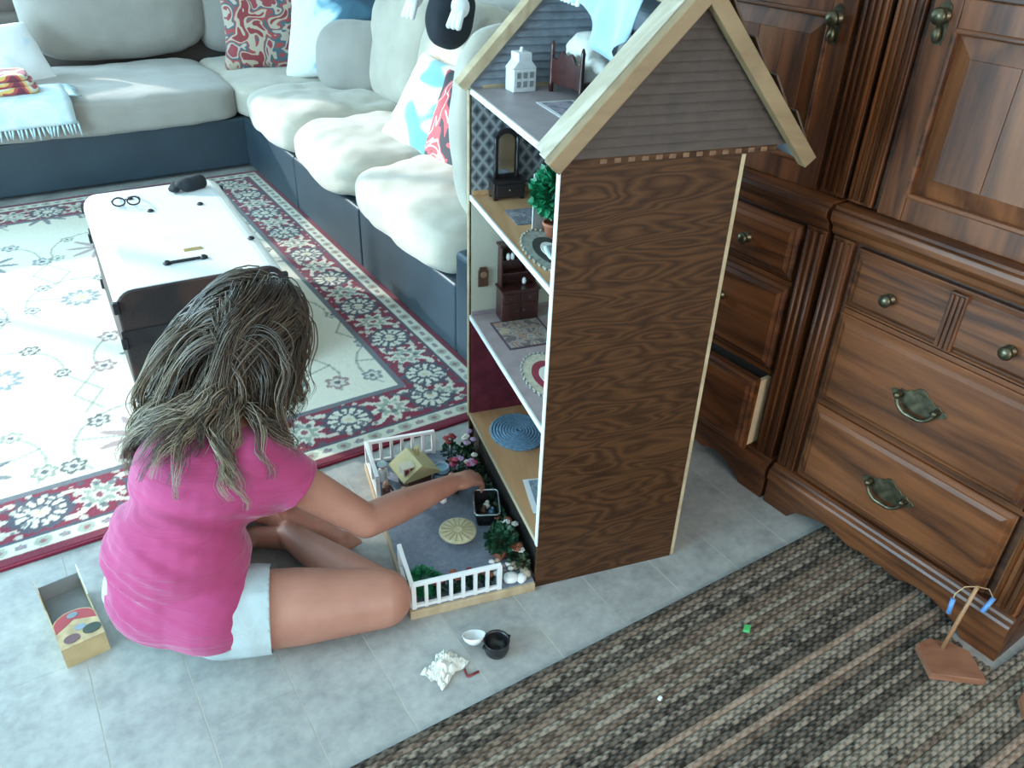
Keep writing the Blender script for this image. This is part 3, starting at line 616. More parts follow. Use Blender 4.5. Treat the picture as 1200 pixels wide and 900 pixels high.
def door(parent, y0, y1, z0, z1, kn, x=0.022):
    d = MB()
    w = 0.060
    d.box(x-0.012, x+0.010, y0, y0+w, z0, z1).box(x-0.012, x+0.010, y1-w, y1, z0, z1).box(x-0.0118, x+0.010, y0+w, y1-w, z0, z0+w).box(x-0.0118, x+0.010, y0+w, y1-w, z1-w, z1)
    o = d.build('door', M_oakv, parent, bevel=0.003)
    rp = MB().box(x-0.001, x+0.006, y0+w, y1-w, z0+w, z1-w).frustum((y0+w+0.004, y1-w-0.004, z0+w+0.004, z1-w-0.004), (y0+w+0.045, y1-w-0.045, z0+w+0.045, z1-w-0.045), 0, x-0.0011, x-0.010).build('raised_panel', M_oakv, o)
    nb = 3; fy0, fy1 = y0+w+0.046, y1-w-0.046
    for k in range(nb):   # glued-up boards of the panel field
        ya, yb = fy0+(fy1-fy0)*k/nb, fy0+(fy1-fy0)*(k+1)/nb
        MB().box(x-0.0125, x-0.0095, ya+0.0006, yb-0.0006, z0+w+0.046, z1-w-0.046).build('board', (M_oakv, M_oakb)[k % 2], rp, bevel=0.0006, seg=1)
    f = MB()   # sticking moulding round the panel
    for (a, b, c2, e) in ((y0+w-0.006, y0+w+0.006, z0+w, z1-w), (y1-w-0.006, y1-w+0.006, z0+w, z1-w), (y0+w, y1-w, z0+w-0.006, z0+w+0.006), (y0+w, y1-w, z1-w-0.006, z1-w+0.006)):
        f.box(x-0.016, x+0.002, a, b, c2, e)
    f.build('panel_molding', M_oakh, o, bevel=0.004)
    if kn:
        k = knob(o, x-0.012, kn[0], kn[1], 0.017)
        MB().lathe([(0.004, 0), (0.008, -0.010), (0.010, -0.020), (0.006, -0.030), (0.001, -0.034)], 12, (-0.010, 0, -0.018)).build('drop', M_brass, k)
        MB().prism([(-0.010, -0.055), (0.010, -0.055), (0.014, -0.03), (0.012, 0.02), (0, 0.03), (-0.012, 0.02), (-0.014, -0.03)], 0, -0.0015, 0.0).build('knob_plate', M_brass, k)
    return o
# near cabinet
ca = cabinet('large oak cabinet with brass bail pulls, nearest the camera', -0.70, -0.006, (-0.066, -0.010), (-0.694, -0.634))
d1 = raised_front(-0.615, -0.080, 0.664, 0.815).build('drawer', M_oakh, ca)
fl = MB().box(-0.024, -0.004, -0.362, -0.322, 0.672, 0.808).build('divider', M_oakv, d1, bevel=0.002)
for k in (-0.353, -0.342, -0.331): MB().prism([(-0.0235, k-0.004), (-0.029, k-0.002), (-0.029, k+0.002), (-0.0235, k+0.004)], 2, 0.676, 0.804).build('reed', M_oakv, fl)
knob(d1, -0.020, -0.195, 0.733); knob(d1, -0.020, -0.475, 0.733)
d2 = raised_front(-0.615, -0.080, 0.394, 0.646).build('drawer', M_oakh, ca); bail(d2, -0.020, -0.335, 0.525)
d3 = raised_front(-0.615, -0.080, 0.142, 0.378).build('drawer', M_oakh, ca); bail(d3, -0.020, -0.335, 0.262)
door(ca, -0.612, -0.086, 0.900, 1.358, (-0.114, 1.322)); door(ca, -0.612, -0.086, 1.368, 1.79, None)
# far cabinet, half hidden by the dollhouse
cb = cabinet('dark oak cabinet with a drawer ajar, behind the dollhouse', 0.006, 0.60, (0.010, 0.066), (0.538, 0.594))
e1 = raised_front(0.080, 0.525, 0.664, 0.815).build('drawer', M_oakh, cb); knob(e1, -0.020, 0.232, 0.736); knob(e1, -0.020, 0.375, 0.736)
e2 = raised_front(0.080, 0.525, 0.394, 0.646).build('drawer', M_oakh, cb); knob(e2, -0.020, 0.285, 0.545)
e3 = raised_front(0.080, 0.525, 0.142, 0.378, -0.046).build('drawer', M_oakh, cb)
for ya in (0.082, 0.510): MB().box(-0.040, 0.007, ya, ya+0.012, 0.150, 0.368).build('drawer_side', M_pine, e3)
MB().box(0.0065, 0.0079, 0.085, 0.52, 0.146, 0.374).build('shade_panel', M_gap_shade, cb)  # near-black sheet painted as the shade behind the ajar drawer
door(cb, 0.086, 0.518, 0.900, 1.348, (0.128, 1.285)); door(cb, 0.086, 0.518, 1.358, 1.79, None)

# ================================================================== the dollhouse
DO, DR = (0.877, 1.205), R(-13.07)
def DW(x, y, z=0.0):
    c, s = math.cos(DR), math.sin(DR); return (DO[0]+x*c-y*s, DO[1]+x*s+y*c, z)
def ply_mat():
    m, nt, bs = _new('stained_plywood'); v = coords(nt, (3.2, 1.0, 17.0)); v2 = coords(nt, (6, 6, 160))
    n1 = N(nt, 'ShaderNodeTexNoise', i_Scale=1.0, i_Detail=2.2, i_Roughness=0.42, i_Distortion=0.25); L(nt, v, n1.inputs['Vector'])
    mu = N(nt, 'ShaderNodeMath', operation='MULTIPLY'); mu.inputs[1].default_value = 26.0; L(nt, n1.outputs['Fac'], mu.inputs[0])
    pp = N(nt, 'ShaderNodeMath', operation='PINGPONG'); pp.inputs[1].default_value = 1.0; L(nt, mu.outputs[0], pp.inputs[0])
    n2 = N(nt, 'ShaderNodeTexNoise', i_Scale=1.0, i_Detail=4.0); L(nt, v2, n2.inputs['Vector'])
    ad = N(nt, 'ShaderNodeMath', operation='MULTIPLY_ADD'); ad.inputs[1].default_value = 0.5; L(nt, n2.outputs['Fac'], ad.inputs[0])
    m5 = N(nt, 'ShaderNodeMath', operation='MULTIPLY'); m5.inputs[1].default_value = 0.55; L(nt, pp.outputs[0], m5.inputs[0]); L(nt, m5.outputs[0], ad.inputs[2])
    r = ramp(nt, [(0.20, (0.028, 0.0105, 0.0040)), (0.45, (0.054, 0.0215, 0.0078)), (0.8, (0.086, 0.036, 0.013))]); L(nt, ad.outputs[0], r.inputs['Fac'])
    L(nt, r.outputs['Color'], bs.inputs['Base Color']); bs.inputs['Roughness'].default_value = 0.5; bs.inputs['Specular IOR Level'].default_value = 0.25
    bump(nt, bs, n2.outputs['Fac'], 0.12, 0.002); return m
M_ply = ply_mat()
M_raw = wood('raw_pine', (0.36, 0.26, 0.15), (0.54, 0.42, 0.27), 1, 0.55, 60, 5, 8, 0.0)
M_rawz = wood('raw_pine_trim', (0.19, 0.122, 0.060), (0.28, 0.188, 0.098), 0, 0.5, 60, 5, 3, 0.05)
M_creamt = wood('cream_trim', (0.36, 0.30, 0.21), (0.56, 0.49, 0.38), 0, 0.5, 60, 5, 3, 0.05)
M_wedge = plain('white_edge_paint', (0.74, 0.75, 0.75), 0.45, 0.05)
M_tan = wood('doll_floor_tan', (0.48, 0.25, 0.115), (0.62, 0.36, 0.185), 1, 0.4, 50, 5, 6, 0.1)
M_mauve = plain('doll_floor_mauve', (0.34, 0.27, 0.28), 0.55, 0.12, 30)
M_attic = plain('doll_floor_attic', (0.36, 0.31, 0.325), 0.5, 0.08, 20)
M_creamw = plain('doll_wall_cream', (0.56, 0.54, 0.45), 0.8, 0.04, 10)
M_maroon = plain('doll_wall_maroon', (0.20, 0.030, 0.055), 0.8, 0.3, 25)
def wallpaper():
    m, nt, bs = _new('lattice_wallpaper'); v = coords(nt, (1, 1, 1)); sp = N(nt, 'ShaderNodeSeparateXYZ'); L(nt, v, sp.inputs[0])
    def lin(a, b):  # distance to diagonal line family
        m1 = N(nt, 'ShaderNodeMath', operation='MULTIPLY'); m1.inputs[1].default_value = a; L(nt, sp.outputs['X'], m1.inputs[0])
        m2 = N(nt, 'ShaderNodeMath', operation='MULTIPLY_ADD'); m2.inputs[1].default_value = b; L(nt, sp.outputs['Z'], m2.inputs[0]); L(nt, m1.outputs[0], m2.inputs[2])
        p = N(nt, 'ShaderNodeMath', operation='PINGPONG'); p.inputs[1].default_value = 0.5; L(nt, m2.outputs[0], p.inputs[0]); return p
    a, b = lin(30, 24), lin(30, -24)
    mn = N(nt, 'ShaderNodeMath', operation='MINIMUM'); L(nt, a.outputs[0], mn.inputs[0]); L(nt, b.outputs[0], mn.inputs[1])
    r = ramp(nt, [(0.0, (0.36, 0.37, 0.37)), (0.12, (0.26, 0.27, 0.28)), (0.2, (0.115, 0.125, 0.135)), (0.30, (0.10, 0.11, 0.12)), (0.36, (0.035, 0.045, 0.055))]); L(nt, mn.outputs[0], r.inputs['Fac'])
    L(nt, r.outputs['Color'], bs.inputs['Base Color']); bs.inputs['Roughness'].default_value = 0.7; return m
M_paper = wallpaper(); M_underfloor_shade = plain('underfloor_shade', (0.016, 0.012, 0.010), 0.7)
DWD, DDP, DH = 0.602, 0.385, 1.092
house = thing('dollhouse', 'tall wooden dollhouse with open front and gabled attic', 'dollhouse', DW(0, 0), DR)
# side panels, back panel
MB().box(0.0, DDP, 0.0, 0.012, 0.0, DH).build('side_panel', M_ply, house, bevel=0.0015)
MB().box(0.0, DDP, DWD-0.012, DWD, 0.0, DH).build('side_panel', M_ply, house, bevel=0.0015)
MB().box(DDP+0.0005, DDP+0.0095, 0.0, DWD, 0.004, DH-0.01).build('back_panel', M_raw, house)
for y in (0.0, DWD-0.012): MB().box(-0.0035, -0.0002, y, y+0.012, 0.14, DH).build('edge_strip', M_wedge if y == 0 else M_raw, house)
FL = [0.15, 0.482, 0.829, 1.095]
for z, mt in zip(FL, (M_tan, M_mauve, M_tan, M_attic)):
    b = MB().box(0.004, DDP, 0.0125, DWD-0.0125, z-0.012, z) if z < 1.05 else MB().box(0.004, DDP, 0.0, DWD, z-0.0025, z)
    b.build('floor_board', mt, house)
    MB().box(-0.001, 0.0037, 0.0125, DWD-0.0125, z-0.013, z+0.001).build('floor_edge', M_wedge if z > 0.2 else M_raw, house)
# wall coverings of the three rooms
for (z0, z1, mt) in ((FL[0], FL[1]-0.012, M_maroon), (FL[1], FL[2]-0.012, M_creamw), (FL[2], FL[3]-0.003, M_paper)):
    MB().box(0.004, DDP-0.001, DWD-0.0142, DWD-0.0122, z0+0.0005, z1-0.0005).build('wall_covering', mt, house)
    MB().box(0.004, DDP-0.001, 0.0122, 0.0142, z0+0.0005, z1-0.0005).build('wall_covering', mt, house)
    MB().box(DDP-0.002, DDP-0.0004, 0.0145, DWD-0.0145, z0+0.0005, z1-0.0005).build('wall_covering', mt, house)
    if z0 < 1.0 and z0 > 0.2: MB().box(0.006, DDP-0.003, DWD-0.0175, DWD-0.0145, z0+0.0005, z0+0.012).build('skirting', M_mauve if mt is M_creamw else M_tan, house)
MB().box(0.012, 0.018, 0.0125, DWD-0.0125, 0.001, 0.137).build('underfloor_shade_panel', M_underfloor_shade, house)  # added dark panel standing in for the shade under the bottom floor
# gables: clapboard by clapboard
M_dent = plain('dentil_brown', (0.17, 0.085, 0.042), 0.6, 0.3, 60)
GA, GB, AP = (-0.012, 1.100), (0.502, 1.082), (0.245, 1.372)
def gx(z):   # x extent of the triangle at height z
    t0 = (z-GA[1])/(AP[1]-GA[1]); t1 = (z-GB[1])/(AP[1]-GB[1]); return GA[0]+(AP[0]-GA[0])*t0, GB[0]+(AP[0]-GB[0])*t1
M_clap = plain('brown_clapboard', (0.062, 0.044, 0.036), 0.6, 0.18, 30); M_slate = plain('slate_blue_clapboard', (0.21, 0.235, 0.27), 0.7, 0.25, 25)
for (yo, yi, mt) in ((0.0, 0.010, M_clap), (DWD-0.010, DWD, M_slate)):
    near = yo == 0.0; n = 15; z0 = 1.099
    g = MB().prism([(gx(z0)[0], z0), (gx(z0)[1], z0), (AP[0], AP[1])], 1, yo, yi).build('gable', mt, house)
    for k in range(n):
        za = z0+(AP[1]-z0)*k/n; zb = z0+(AP[1]-z0)*(k+1)/n; a0, a1 = gx(za); b0, b1 = gx(zb)
        if near: vs = [(a0, -0.0085, za), (a1, -0.0085, za), (b1, -0.0012, zb), (b0, -0.0012, zb), (a0, 0.0, za), (a1, 0.0, za), (b1, 0.0, zb), (b0, 0.0, zb)]
        else: vs = [(a0, yo-0.0085, za), (a1, yo-0.0085, za), (b1, yo-0.001, zb), (b0, yo-0.001, zb), (a0, yo, za), (a1, yo, za), (b1, yo, zb), (b0, yo, zb)]
        MB().add(vs, [(0,1,2,3),(7,6,5,4),(0,4,5,1),(1,5,6,2),(2,6,7,3),(3,7,4,0)]).build('clapboard', mt, g)
MB().box(0.03, DDP-0.002, DWD-0.021, DWD-0.017, 1.0952, 1.103).build('skirting', M_raw, house)
# decorative frieze under the near gable
MB().box(0.01, 0.46, -0.004, 0.0, 1.083, 1.098).build('frieze', M_ply, house)
for k in range(13): MB().box(0.075+0.029*k, 0.089+0.029*k, -0.0062, -0.004, 1.086, 1.0955).build('dentil', M_dent, house, bevel=0.001, seg=1)
# rake boards
def rake(p, q, y0, y1, w, mat, ext0=0.0, ext1=0.0, lift=0.0):
    P0, P1 = Vector((p[0], 0, p[1])), Vector((q[0], 0, q[1])); d = (P1-P0).normalized(); n = Vector((-d.z, 0, d.x))
    if n.z < 0: n = -n
    P0 = P0-d*ext0; P1 = P1+d*ext1; c = (P0+P1)/2+n*(lift-w/2)+Vector((0, (y0+y1)/2, 0))
    return MB().obox(c, d*((P1-P0).length/2), n*(w/2), Vector((0, (y1-y0)/2, 0))).build('rake_board', mat, house, bevel=0.002)
rake(GA, AP, -0.034, -0.009, 0.030, M_rawz, 0.018, 0.020, 0.020)
rake(GA, AP, -0.007, 0.022, 0.018, M_creamt, 0.014, 0.0, 0.022)
rake(GA, AP, 0.024, 0.060, 0.014, M_creamt, 0.006, 0.0, 0.019)
rake(GB, AP, -0.034, -0.009, 0.030, M_rawz, 0.030, -0.004, 0.022)
rake(GA, AP, DWD-0.028, DWD+0.012, 0.026, M_raw, 0.010, 0.0, 0.022)
# rear roof slope with shingle courses, ridge beam
dd = Vector((GB[0]-AP[0], 0, GB[1]-AP[1])); nn = Vector((-dd.z, 0, dd.x)).normalized()
roof = MB().prism([(AP[0]-0.002, AP[1]-0.002), (GB[0]+0.02, GB[1]-0.02), (GB[0]+0.026, GB[1]-0.014), (AP[0]+0.003, AP[1]+0.006)], 1, 0.0, DWD).build('roof_panel', M_slate, house)
M_sh = wood('shingle_brown', (0.05, 0.028, 0.018), (0.14, 0.085, 0.055), 2, 0.7, 60, 6, 6, 0.0)
shm = MB().obox((0, 0, 0), dd.normalized()*0.034, (0, 0.028, 0), nn*0.002).mesh('shingle'); shm.materials.append(M_sh)
for r in range(8):
    for k in range(11):
        t = 0.05+0.118*r; p = Vector((AP[0], 0, AP[1]))+dd*t+nn*(0.030+0.001*(k % 2))
        link('shingle', shm, None, roof, (p.x, 0.024+0.0575*k-(0.02 if r % 2 else 0.0), p.z), (0, R(9), 0))
MB().box(AP[0]-0.012, AP[0]+0.012, 0.031, DWD-0.029, AP[1]-0.030, AP[1]-0.006).build('ridge_beam', M_raw, house, bevel=0.002)

def dthing(name, label, cat, x, y, z, rz=0.0, group=None): return thing(name, label, cat, DW(x, y, z), DR+rz, group)
M_mah = wood('doll_mahogany', (0.022, 0.006, 0.006), (0.075, 0.018, 0.016), 2, 0.3, 60, 8, 6, 0.4)
M_ebony = plain('doll_dark_wood', (0.018, 0.012, 0.013), 0.35, 0.2, 30, coat=0.3)
M_linen = plain('white_linen', (0.70, 0.68, 0.62), 0.85, 0.05, 20, 0.2, 80)

# ---------------- attic
lan = dthing('toy_lantern', 'tiny white openwork lantern house on the attic floor', 'lantern', 0.112, 0.545, 1.095, R(8))
MB().box(-0.030, 0.030, -0.022, 0.022, 0.0, 0.052).build('body', M_white, lan, bevel=0.002)
MB().prism([(-0.034, 0.052), (0.034, 0.052), (0.018, 0.070), (0.018, 0.088), (-0.018, 0.088), (-0.018, 0.070)], 1, -0.020, 0.020).build('roof', M_white, lan, bevel=0.002)
MB().lathe([(0.007, 0), (0.004, 0.004), (0.005, 0.008), (0.001, 0.011)], 10, (0, 0, 0.088)).build('finial', M_white, lan)
for x in (-0.017, 0.0, 0.017):
    for z in (0.012, 0.032): MB().box(x-0.005, x+0.005, -0.0235, -0.0215, z, z+0.013).build('shade_panel', plain('lantern_shadow', (0.25, 0.26, 0.26), 0.8), lan)  # grey panels on the solid body, coloured as the shade of openwork
bed = dthing('toy_bed', 'miniature mahogany bed with rumpled white bedding in the attic', 'bed', 0.275, 0.485, 1.095, R(14))
for x in (-0.082, 0.095):
    h = 0.115 if x < 0 else 0.10
    for y in (-0.058, 0.058):
        MB().lathe([(0.0055, 0), (0.006, 0.02), (0.0045, 0.03), (0.006, 0.05), (0.005, h*0.8), (0.006, h*0.9), (0.002, h)], 10, (x, y, 0)).build('post', M_mah, bed)
    pts = [(-0.055, 0.022)]+[(-0.055+0.11*t, h*0.62+0.022*math.sin(t*math.pi)+0.006*math.cos(t*6*math.pi)) for t in np.linspace(0, 1, 15)]+[(0.055, 0.022)]
    MB().prism(pts, 0, x-0.004, x+0.004).build('footboard' if x < 0 else 'headboard', M_mah, bed, bevel=0.001)
for y in (-0.056, 0.056): MB().box(-0.080, 0.093, y-0.004, y+0.004, 0.022, 0.040).build('side_rail', M_mah, bed, bevel=0.001)
cushion('mattress', M_linen, (0.165, 0.108, 0.045), bed, (0.008, 0, 0.052), puff=0.1, corner=0.3, folds=0.004, seed=51, n=10, fscale=20)
cushion('bedding', M_linen, (0.165, 0.130, 0.074), bed, (0.014, 0.0, 0.094), (0, R(-6), 0), puff=0.2, corner=0.6, folds=0.012, seed=52, n=16, fscale=18)
cushion('pillow', M_linen, (0.05, 0.075, 0.032), bed, (-0.030, -0.045, 0.080), (R(25), 0, R(20)), puff=0.2, corner=0.7, folds=0.004, seed=53, n=10, fscale=20)
ph = dthing('paper_card', 'lilac picture card with white border lying on the attic floor', 'card', 0.155, 0.335, 1.0955, R(2))
MB().box(-0.046, 0.046, -0.088, 0.088, 0, 0.0012).build('card', M_white, ph)
MB().box(-0.037, 0.037, -0.078, 0.078, 0.0012, 0.0016).build('picture', patches('card_print', [(0.0, (0.10, 0.09, 0.13)), (0.45, (0.20, 0.18, 0.24)), (0.52, (0.32, 0.22, 0.30)), (0.58, (0.14, 0.13, 0.17))], 22), ph)
# blue cloth draped over the ridge
def drape():
    o_ = dthing('draped_cloth', 'pale blue cloth draped over the dollhouse ridge beam', 'cloth', 0, 0, 0)
    vs = []; fs = []; n1, n2 = 30, 26
    for j in range(n2+1):
        s = j/n2
        for i in range(n1+1):
            u = i/n1; y = 0.13+0.34*u
            hang = 0.062+0.090*math.exp(-((u-0.26)/0.30)**2)+0.03*mnoise.noise(Vector((u*4, 0, 2)))
            if s < 0.5:   # front fall
                t = 1-s*2; x = AP[0]-0.020-0.055*t**0.7-0.012*math.sin(u*19)*t; z = AP[1]+0.004-hang*t
            else:
                t = (s-0.5)*2; x = AP[0]-0.020+0.042*min(1, t*3); z = AP[1]+0.004-(0.085*max(0, t-0.2))
            vs.append((x+0.008*mnoise.noise(Vector((u*9, s*5, 4))), y+0.015*mnoise.noise(Vector((u*3, s*4, 8))), z+0.004*math.sin(math.pi*s)))
    for j in range(n2):
        for i in range(n1): a = j*(n1+1)+i; fs.append((a, a+1, a+n1+2, a+n1+1))
    m = plain('pale_blue_satin', (0.30, 0.46, 0.58), 0.45, 0.1, 8, 0.1, 50, sheen=0.4)
    o = MB().add(vs, fs, True).build('cloth', m, o_); sm = o.modifiers.new('solid', 'SOLIDIFY'); sm.thickness = 0.002
    vs = []; fs = []
    for i in range(41):
        u = i/40; y = 0.36+0.13*u
        for k in range(4):
            t = k/3; vs.append((AP[0]-0.055-0.020*t-0.008*math.sin(u*38)*t, y, AP[1]-0.012-0.052*t-0.006*math.sin(u*38+1)*t))
    for i in range(40):
        for k in range(3): a = i*4+k; fs.append((a, a+4, a+5, a+1))
    o = MB().add(vs, fs, True).build('ruffle', M_white, o_); sm = o.modifiers.new('solid', 'SOLIDIFY'); sm.thickness = 0.0015
drape()

# ---------------- third storey (lattice wallpaper)
md = dthing('toy_dresser', 'miniature dark dresser with tall arched mirror against lattice wallpaper', 'dresser', 0.088, 0.553, 0.829)
MB().box(-0.042, 0.042, -0.020, 0.026, 0.006, 0.044).build('cabinet', M_ebony, md, bevel=0.002)
MB().box(-0.046, 0.046, -0.023, 0.027, 0.044, 0.049).build('top', M_ebony, md, bevel=0.001)
for x in (-0.036, 0.036):
    for y in (-0.015, 0.020): MB().box(x-0.005, x+0.005, y-0.005, y+0.005, 0.0, 0.007).build('foot', M_ebony, md)
dr = MB().box(-0.034, 0.034, -0.0225, -0.0195, 0.012, 0.040).build('drawer', M_ebony, md, bevel=0.001)
MB().lathe([(0.002, 0), (0.004, 0.004), (0.001, 0.006)], 8, (0, -0.0225, 0.027), (0, -1, 0)).build('knob', M_brass, dr)
def arch(w, h0, h1, n=13): return [(-w, h0), (w, h0)]+[(w*math.cos(a), h1-w+w*math.sin(a)) for a in np.linspace(0, math.pi, n)]
fr = MB(); o1, i1 = arch(0.031, 0.049, 0.172), arch(0.021, 0.058, 0.160)
MB().prism(o1, 1, 0.012, 0.020).build('mirror_frame', M_ebony, md, bevel=0.001)
m_mir, _nt, _bs = _new('mirror_glass'); _bs.inputs['Metallic'].default_value = 1.0; _bs.inputs['Roughness'].default_value = 0.08; _bs.inputs['Base Color'].default_value = (0.75, 0.8, 0.8, 1)
MB().prism(i1, 1, 0.0108, 0.0119).build('mirror_glass', m_mir, md)
for x in (-0.029, 0.029): MB().lathe([(0.005, 0.049), (0.0035, 0.07), (0.005, 0.10), (0.0035, 0.13), (0.005, 0.145), (0.001, 0.155)], 8, (x, 0.010, 0)).build('mirror_post', M_ebony, md)
M_terra = plain('terracotta', (0.40, 0.13, 0.07), 0.75, 0.15, 30)
M_leaf = plain('bright_green_leaf', (0.015, 0.20, 0.085), 0.45, 0.35, 40); M_leafd = plain('dark_green_leaf', (0.010, 0.055, 0.025), 0.5, 0.4, 40)
def bush(parent, c, r, n, mat, seed, leaf=0.012, name='foliage'):
    rnd = random.Random(seed); mb = MB()
    for _ in range(n):
        d = Vector((rnd.gauss(0, 1), rnd.gauss(0, 1), rnd.gauss(0, 1))).normalized(); p = Vector(c)+Vector((d.x*r[0], d.y*r[1], d.z*r[2]))*rnd.uniform(0.55, 1.0)
        a = (d+Vector((rnd.uniform(-.5, .5), rnd.uniform(-.5, .5), rnd.uniform(-.2, .6)))).normalized(); b = a.cross(Vector((rnd.gauss(0, 1), rnd.gauss(0, 1), rnd.gauss(0, 1)))).normalized(); nrm = a.cross(b)
        l = leaf*rnd.uniform(0.7, 1.3); w = l*0.42
        mb.add([p, p+a*l*0.5+b*w+nrm*l*0.08, p+a*l, p+a*l*0.5-b*w+nrm*l*0.08, p+a*l*0.5-nrm*l*0.05], [(0, 1, 4), (1, 2, 4), (2, 3, 4), (3, 0, 4)], False)
    o = mb.build(name, mat, parent); o['kind'] = 'stuff'; return o
tr = dthing('toy_tree', 'leafy green toy tree in a terracotta pot on the third storey', 'tree', 0.105, 0.275, 0.829)
MB().lathe([(0.015, 0), (0.022, 0.028), (0.025, 0.030), (0.025, 0.036), (0.020, 0.036), (0.018, 0.030)], 18).build('pot', M_terra, tr)
MB().tube([(0, 0, 0.03), (0.002, 0, 0.06), (0, 0.002, 0.10)], 0.004, 6).build('trunk', M_mah, tr)
bush(tr, (0, 0, 0.105), (0.046, 0.046, 0.046), 620, M_leaf, 61, 0.020)
sg = dthing('folded_card', 'white triangular folded card behind the toy tree', 'card', 0.105, 0.335, 0.829, R(20))
MB().prism([(-0.035, 0.0), (0.035, 0.0), (0.030, 0.10), (-0.035, 0.135)], 1, -0.001, 0.001).build('card', M_white, sg)
def mat_rug(name, label, x, y, z, sx, sy, mt, rz=0.0, edge=None):
    r = dthing(name, label, 'rug', x, y, z, rz); MB().box(-sx, sx, -sy, sy, 0, 0.0025).build('pile', mt, r, bevel=0.0008, seg=1)
    if edge:
        mb = MB().box(-sx-0.006, sx+0.006, -sy-0.006, sy+0.006, 0, 0.0018); mb.build('border', edge, r)
    return r
def lying_oval(name, label, cat, x, y, z, ra, rb, cols, rz, beads=34):
    r = dthing(name, label, cat, x, y, z, rz)
    def ring(a0, t): return [(ra*a0*math.cos(t_), rb*a0*math.sin(t_)) for t_ in np.linspace(0, 2*math.pi, 33)[:-1]]
    MB().prism(ring(0.93, 0), 2, 0.0, 0.003).build('base', cols[0], r)
    MB().prism(ring(0.62, 0), 2, 0.003, 0.0045).build('inner_ring', cols[1], r)
    MB().prism(ring(0.36, 0), 2, 0.0045, 0.0058).build('centre', cols[2], r)
    for k in range(beads):
        t = 2*math.pi*k/beads; MB().sphere((ra*0.97*math.cos(t), rb*0.97*math.sin(t), 0.003), 0.0042, 6, 4).build('bead', cols[3], r)
    return r
M_beadg = plain('grey_yarn', (0.30, 0.31, 0.27), 0.9, 0.3, 90); M_darkring = plain('dark_ring', (0.035, 0.035, 0.03), 0.8); M_redring = plain('red_ring', (0.26, 0.025, 0.05), 0.8, 0.2, 40)
mat_rug('toy_rug', 'small dark blue patterned rug before the mirrored dresser', 0.105, 0.410, 0.829, 0.056, 0.050, patches('dark_blue_rug', [(0.0, (0.04, 0.045, 0.06)), (0.45, (0.11, 0.11, 0.14)), (0.53, (0.05, 0.05, 0.07)), (0.6, (0.2, 0.19, 0.2))], 40))
lying_oval('crochet_rug', 'oval crocheted rug with dark ring at the third storey edge', 'rug', 0.070, 0.190, 0.829, 0.060, 0.130, (M_beadg, M_darkring, M_linen, M_beadg), R(-2))
rib = dthing('satin_ribbon', 'pale satin ribbon coil lying on the oval crocheted rug', 'ribbon', 0.075, 0.150, 0.835)
MB().tube([(0.030*math.cos(t)*(1-t*0.04), 0.050*math.sin(t)*(1-t*0.04), 0.010+0.004*math.sin(3*t)) for t in np.linspace(0, 5.4, 26)], 0.009, 6, flat=0.25).build('loop', plain('satin_white', (0.6, 0.66, 0.66), 0.3), rib)
# ---------------- second storey (cream walls)
hu = dthing('toy_hutch', 'miniature dark red hutch against the cream dollhouse wall', 'hutch', 0.125, 0.545, 0.482)
MB().box(-0.053, 0.053, -0.024, 0.030, 0.0, 0.090).build('base', M_mah, hu, bevel=0.002)
MB().box(-0.057, 0.057, -0.027, 0.031, 0.090, 0.096).build('counter', M_mah, hu, bevel=0.001)
MB().box(-0.050, 0.050, 0.024, 0.030, 0.096, 0.212).build('back', M_mah, hu)
for x in (-0.050, 0.046): MB().box(x, x+0.004, -0.002, 0.030, 0.096, 0.212).build('side', M_mah, hu)
for z in (0.133, 0.172): MB().box(-0.046, 0.046, -0.001, 0.024, z, z+0.003).build('shelf', M_mah, hu)
MB().box(-0.056, 0.056, -0.006, 0.031, 0.212, 0.219).build('cornice', M_mah, hu, bevel=0.002)
for x in (-0.026, 0.026):
    dd_ = MB().box(x-0.023, x+0.023, -0.0265, -0.0235, 0.008, 0.056).build('door', M_mah, hu, bevel=0.001); MB().sphere((x*0.35, -0.0285, 0.034), 0.003, 8, 6).build('knob', M_brass, dd_)
    dd_ = MB().box(x-0.023, x+0.023, -0.0265, -0.0235, 0.061, 0.084).build('drawer', M_mah, hu, bevel=0.001); MB().sphere((x, -0.0285, 0.072), 0.003, 8, 6).build('knob', M_brass, dd_)
for k, (x, z, c) in enumerate(((-0.030, 0.175, M_white), (-0.018, 0.175, M_white), (0.018, 0.099, M_white), (0.026, 0.136, M_brass))):
    tag(MB().lathe([(0.004, 0), (0.006, 0.006), (0.005, 0.014), (0.003, 0.018)], 10).build('toy_jar', c, None, DW(0.125+x, 0.548, 0.482+z)), ('tiny white jar at the left on the hutch top shelf', 'tiny white jar on the right of a twin, hutch top shelf', 'tiny white jar standing on the hutch counter', 'tiny brass jar on the middle shelf of the hutch')[k], 'jar')
wp = dthing('wall_clock', 'small brown wooden clock hung on the cream dollhouse wall', 'clock', 0.036, 0.5845, 0.570)
MB().prism([(-0.014, 0.0), (0.014, 0.0), (0.014, 0.045), (0.009, 0.056), (-0.009, 0.056), (-0.014, 0.045)], 1, -0.006, 0.002).build('case', wood('clock_case', (0.06, 0.025, 0.015), (0.16, 0.07, 0.04), 2), wp, bevel=0.001)
MB().lathe([(0.009, 0), (0.009, 0.0015)], 14, (0, -0.006, 0.036), (0, -1, 0)).build('dial', plain('clock_dial', (0.3, 0.17, 0.10), 0.5), wp)
M_tap = patches('tapestry_rug', [(0.0, (0.10, 0.06, 0.06)), (0.40, (0.24, 0.20, 0.18)), (0.47, (0.30, 0.14, 0.09)), (0.52, (0.10, 0.11, 0.11)), (0.57, (0.36, 0.26, 0.17)), (0.64, (0.18, 0.17, 0.2))], 30)
